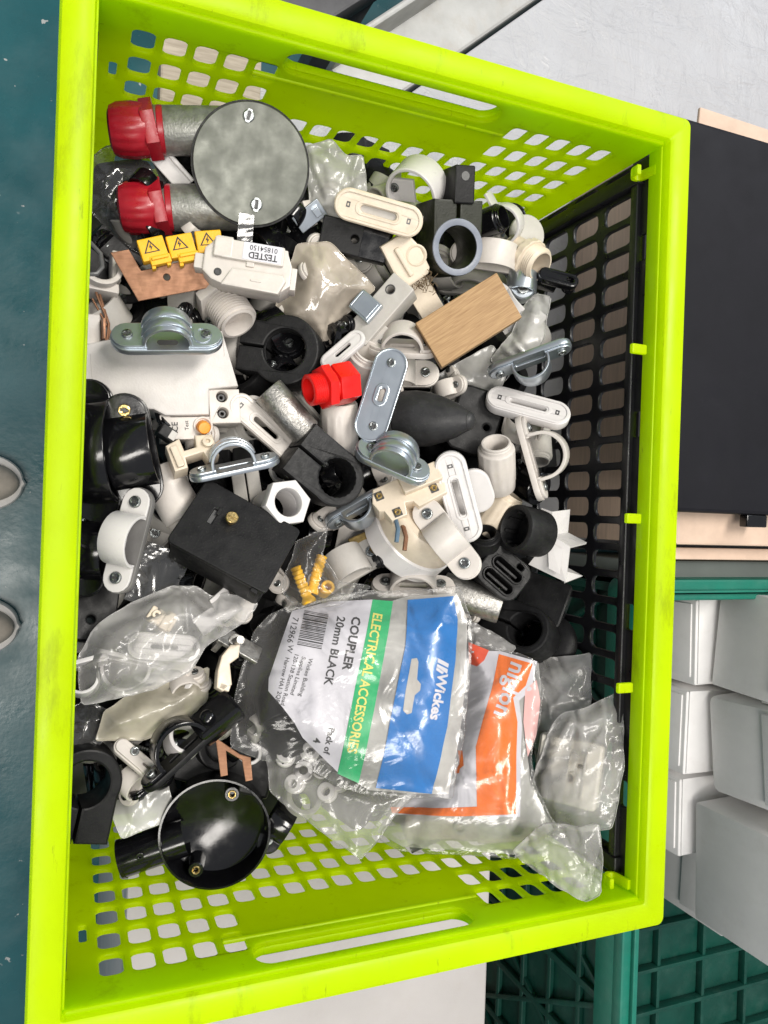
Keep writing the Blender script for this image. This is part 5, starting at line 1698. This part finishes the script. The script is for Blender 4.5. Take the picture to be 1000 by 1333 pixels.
KINDS = [('spacer_clamp', 'clamp', 'black split clamp half buried in the gaps of the pile', fit_clamp('blk'), 'buried black clamps', 6),
         ('saddle_clip', 'saddle clip', 'black saddle clip half buried in the gaps of the pile', fit_saddle('gloss'), 'buried black saddle clips', 5),
         ('conduit_coupler', 'coupler', 'black coupler half buried in the gaps of the pile', fit_coupler('blk'), 'buried black couplers', 5),
         ('saddle_clip', 'saddle clip', 'pale saddle clip half buried in the gaps of the pile', fit_saddle('gry'), 'buried pale saddle clips', 3),
         ('conduit_coupler', 'coupler', 'pale coupler half buried in the gaps of the pile', fit_coupler('gry'), 'buried pale couplers', 2)]
protos = {}
bag_ = [i for i, k in enumerate(KINDS) for _ in range(k[5])]
FILL = []
for vv in range(180, 1090, 44):
    for uu in range(120, 740, 46):
        u = uu + rf.uniform(-14, 14)
        v = vv + rf.uniform(-14, 14)
        lo = 118 + (v - 300) * -0.0345
        top = 172 + max(0, (u - 420)) * 0.36
        bot = 1085 - max(0, u - 500) * 0.1
        rt = 735 - abs(v - 690) * 0.02
        if not (lo + 12 < u < rt - 18 and top + 30 < v < bot - 30):
            rf.random()
            continue
        k = rf.choice(bag_)
        rot = (rf.uniform(-60, 60), rf.uniform(-50, 50), rf.uniform(0, 360))
        z = rf.uniform(0.112, 0.132)
        FILL.append((k, u, v, z, rot))
LAND = [(327, 213, 'round cast box lid'), (176, 262, 'lower red gland'), (176, 165, 'upper red gland'), (215, 325, 'yellow covers'), (215, 365, 'copper plate'), (322, 345, 'marked fuse carrier'),
        (218, 425, 'zinc saddle on the breaker'), (296, 400, 'threaded bush'), (200, 500, 'white breaker'), (370, 455, 'black wide eyed clamp'), (418, 385, 'beige bag'), (436, 236, 'creased milky bag'),
        (493, 277, 'cream saddle base'), (462, 311, 'plain drilled block'), (596, 322, 'olive clamp'), (538, 250, 'white pipe ring'), (685, 335, 'cream gland ring'), (728, 360, 'glossy lever'),
        (540, 360, 'cream clip strip'), (494, 402, 'steel caged terminal block'), (610, 416, 'wood block'), (690, 430, 'folded white strip'), (690, 475, 'hanging zinc hoop'), (688, 527, 'white slotted base by the mesh'),
        (710, 596, 'open white hoop'), (647, 606, 'upright white coupler'), (374, 536, 'grey metal coupler'), (347, 557, 'dusty slotted base'), (250, 589, 'small cream clip'), (305, 606, 'side on zinc double hoop'),
        (428, 503, 'red adaptor'), (496, 514, 'tilted zinc plate'), (560, 546, 'rubber cone'), (440, 622, 'ribbed eye clamp'), (368, 657, 'white hex bush'), (307, 697, 'black box with brass screw'),
        (166, 703, 'white hooped saddle'), (172, 588, 'brass screwed black saddle'), (528, 636, 'cream connector'), (548, 690, 'cream ceiling rose'), (581, 701, 'cream two screw saddle'),
        (538, 762, 'grey white saddle over the blue header'), (452, 738, 'yellow wall plugs'), (614, 778, 'galvanised pipe stub'), (718, 716, 'white trunking end'), (688, 690, 'black rubber coupler mouth'),
        (657, 746, 'black twin clip'), (683, 819, 'clamp beside the orange band'), (120, 796, 'flat holed block'), (112, 1022, 'big corner clamp'), (239, 976, 'open black ring'), (280, 1086, 'open round black box'),
        (306, 990, 'copper fork'), (208, 836, 'clear saddle bag'), (200, 922, 'cream yellow bag'), (450, 890, 'printed coupler pouch'), (640, 980, 'orange printed pouch'), (745, 1000, 'clear corner bag'),
        (316, 838, 'metal bracket'), (364, 1070, 'small black saddle foot'), (425, 1020, 'white grommets')]
USED = {}


def fill_label(lab, u, v):
    ls = sorted(LAND, key=lambda q: (q[0] - u) ** 2 + (q[1] - v) ** 2)
    base = lab.split(' half')[0]
    for n in ([ls[0][2]], [ls[1][2]], [ls[0][2], ls[1][2]], [ls[0][2], ls[2][2]], [ls[1][2], ls[2][2]]):
        s = base + (' half buried beside the ' + n[0] if len(n) == 1 else ' between the ' + ' and '.join(n))
        if s not in USED and len(s.split()) <= 16:
            USED[s] = 1
            return s
    return lab


KEEP = set([0,1,2,4,5,6,7,8,12,13,14,15,18,19,22,23,24,25,27,29,30,31,32,35,36,37,38,40,41,43,44,46,48,49,50,51,52,58,59,60,61,64,66,67,72,74,78,79,80,86,90,91,95,97,98,103,105,106,109,110,111,112,113,114,121,124,126,133,134,137,138,141,146,147,148,150,151,152,153,156,157,158,159,160,161,162,163,164,166,167,169,172,173,174,175,176,177,179,180,181,182,183,184,185,187,188,189,191,193,194,195,196,197,198,199,200,201,202,206,208,210,211,212,213,215,217,218,224,225,226,228,229,230,231,232,233,236,239,240])
for i, (k, u, v, z, rot) in enumerate(FILL):
    if (KEEP is not None and i not in KEEP) or math.hypot(u - 280, v - 1078) < 92:
        continue
    nm, cat, lab, fn, grp, _ = KINDS[k]
    lab = fill_label(lab, u, v)
    if k not in protos:
        t = T(nm, lab, cat, u, v, z, rot, grp)
        fn(t)
        protos[k] = (t.o, t.k)
        t.o['fill'] = i
    else:
        src, k0 = protos[k]
        c = copy_tree(src)
        loc, tt = P(u, v, z)
        R = frame(u, v) @ Matrix.Rotation(rad(rot[2]), 3, 'Z') @ Matrix.Rotation(rad(rot[1]), 3, 'Y') @ Matrix.Rotation(rad(rot[0]), 3, 'X')
        mm = R.to_4x4()
        mm.translation = loc
        c.matrix_world = mm
        c['fill'] = i
        c['label'] = lab

# small loose bits in the gaps
def fit_nail_clip(m):
    def f(t):
        t.p('clip_body', m, strap([(x, z) for x, z in arc(9, 200, -20, 12)], 3, 15, 0.7), box(14, 15, 14, 1.2, (15, 0, 2)))
        t.p('nail', 'scr', xf(lathe([(0, -16), (1.4, -14), (1.4, 12), (4, 12.5), (4, 14), (0, 14.4)], 12), (15, 0, 0)))
    return f


def fit_lock_ring(m):
    def f(t):
        t.p('ring_body', m, lathe([(11, -3), (11, 3), (12, 4), (15, 4), (16, 3), (16, -3), (15, -4), (12, -4), (11, -3)], 36, lambda a, z: 1 + 0.07 * (math.cos(a * 6) > 0.55)))
    return f


def fit_screw():
    def f(t):
        t.p('shank', 'scr', lathe([(0, -34)] + [q for i in range(12) for q in ((2.8, -31 + i * 4), (2.0, -29 + i * 4))] + [(2.6, 16), (2.6, 18)], 12))
        t.p('head', 'scr', xf(prism([circ(6, n=18), cross(6.5, 1.8)], 4, 1.0, 18)))
    return f


def fit_mini(m):
    def f(t):
        saddle(t, 62, 26, 14, m, m, 22, bth=6, th=3, sr=4.5, slot=False)
    return f


SMALL = [('nail_clip', 'cable clip', 'small white nail clip', fit_nail_clip('wht'), 'small nail clips'), ('lock_ring', 'lock ring', 'white notched lock ring', fit_lock_ring('brt'), 'notched lock rings'),
         ('nail_clip', 'cable clip', 'small grey nail clip', fit_nail_clip('gry'), 'small nail clips'), ('lock_ring', 'lock ring', 'black notched lock ring', fit_lock_ring('gloss'), 'notched lock rings'),
         ('loose_screw', 'screw', 'loose steel screw', fit_screw(), 'loose screws'), ('saddle_clip', 'saddle clip', 'small white saddle clip', fit_mini('wht'), 'small saddle clips'),
         ('saddle_clip', 'saddle clip', 'small black saddle clip', fit_mini('gloss'), 'small saddle clips')]
rs = random.Random(23)
SKEEP = set([0,4,6,7,8,9,11,13,16,21,23,28,30,31,32,36,37,38,42,43,44,45,48,51,53,55,58,62,64,68,69,70,72,80,81,88,89,92,94,95,97,98,100,109,111,114,115,119,120,121,123,124,125,126,129,131,132,134,136,138,141,145,152,156,157,158,160,161,164,167,182,184,185,186,187,188,189])
for i in range(190):
    k = rs.choice((0, 0, 1, 2, 3, 4, 5, 5, 5, 6, 6, 6))
    u, v, z = rs.uniform(125, 735), rs.uniform(215, 1060), rs.uniform(0.136, 0.152)
    rot = (rs.uniform(-70, 70), rs.uniform(-60, 60), rs.uniform(0, 360))
    q = P(u, v, z)[0]
    if math.hypot(u - 280, v - 1080) < 90 or math.hypot(u - 215, v - 360) < 48 or not (0.03 < q.x < 0.305 and -0.195 < q.y < 0.20) or (SKEEP is not None and i not in SKEEP):
        continue
    nm, cat, lab, fn, grp = SMALL[k]
    lab = fill_label(lab + ' half', u, v)
    if ('s', k) not in protos:
        t = T(nm, lab, cat, u, v, z, rot, grp)
        fn(t)
        protos[('s', k)] = (t.o, t.k)
        t.o['fill'] = 1000 + i
    else:
        c = copy_tree(protos[('s', k)][0])
        R = frame(u, v) @ Matrix.Rotation(rad(rot[2]), 3, 'Z') @ Matrix.Rotation(rad(rot[1]), 3, 'Y') @ Matrix.Rotation(rad(rot[0]), 3, 'X')
        mm = R.to_4x4()
        mm.translation = q
        c.matrix_world = mm
        c['fill'] = 1000 + i
        c['label'] = lab

# buried layer: one mass nobody could count
gs = []
for i in range(150):
    x, y, z = rf.uniform(0.035, 0.295), rf.uniform(-0.195, 0.195), rf.uniform(0.035, 0.098)
    q = rf.choice((clamp(34, 22, 58, 31, 46), coupler(24, 66, 16, False), box(90, 44, 28, 2), ring_lathe(36, 27, 40, 20)))
    gs.append(xf(q, (x, y, z), (rf.uniform(0, 180), rf.uniform(0, 180), rf.uniform(0, 180)), 0.0005))
world_obj('buried_fittings', join(*gs), 'blk', label='mass of black fittings buried deep in the crate', cat='fittings', kind='stuff')
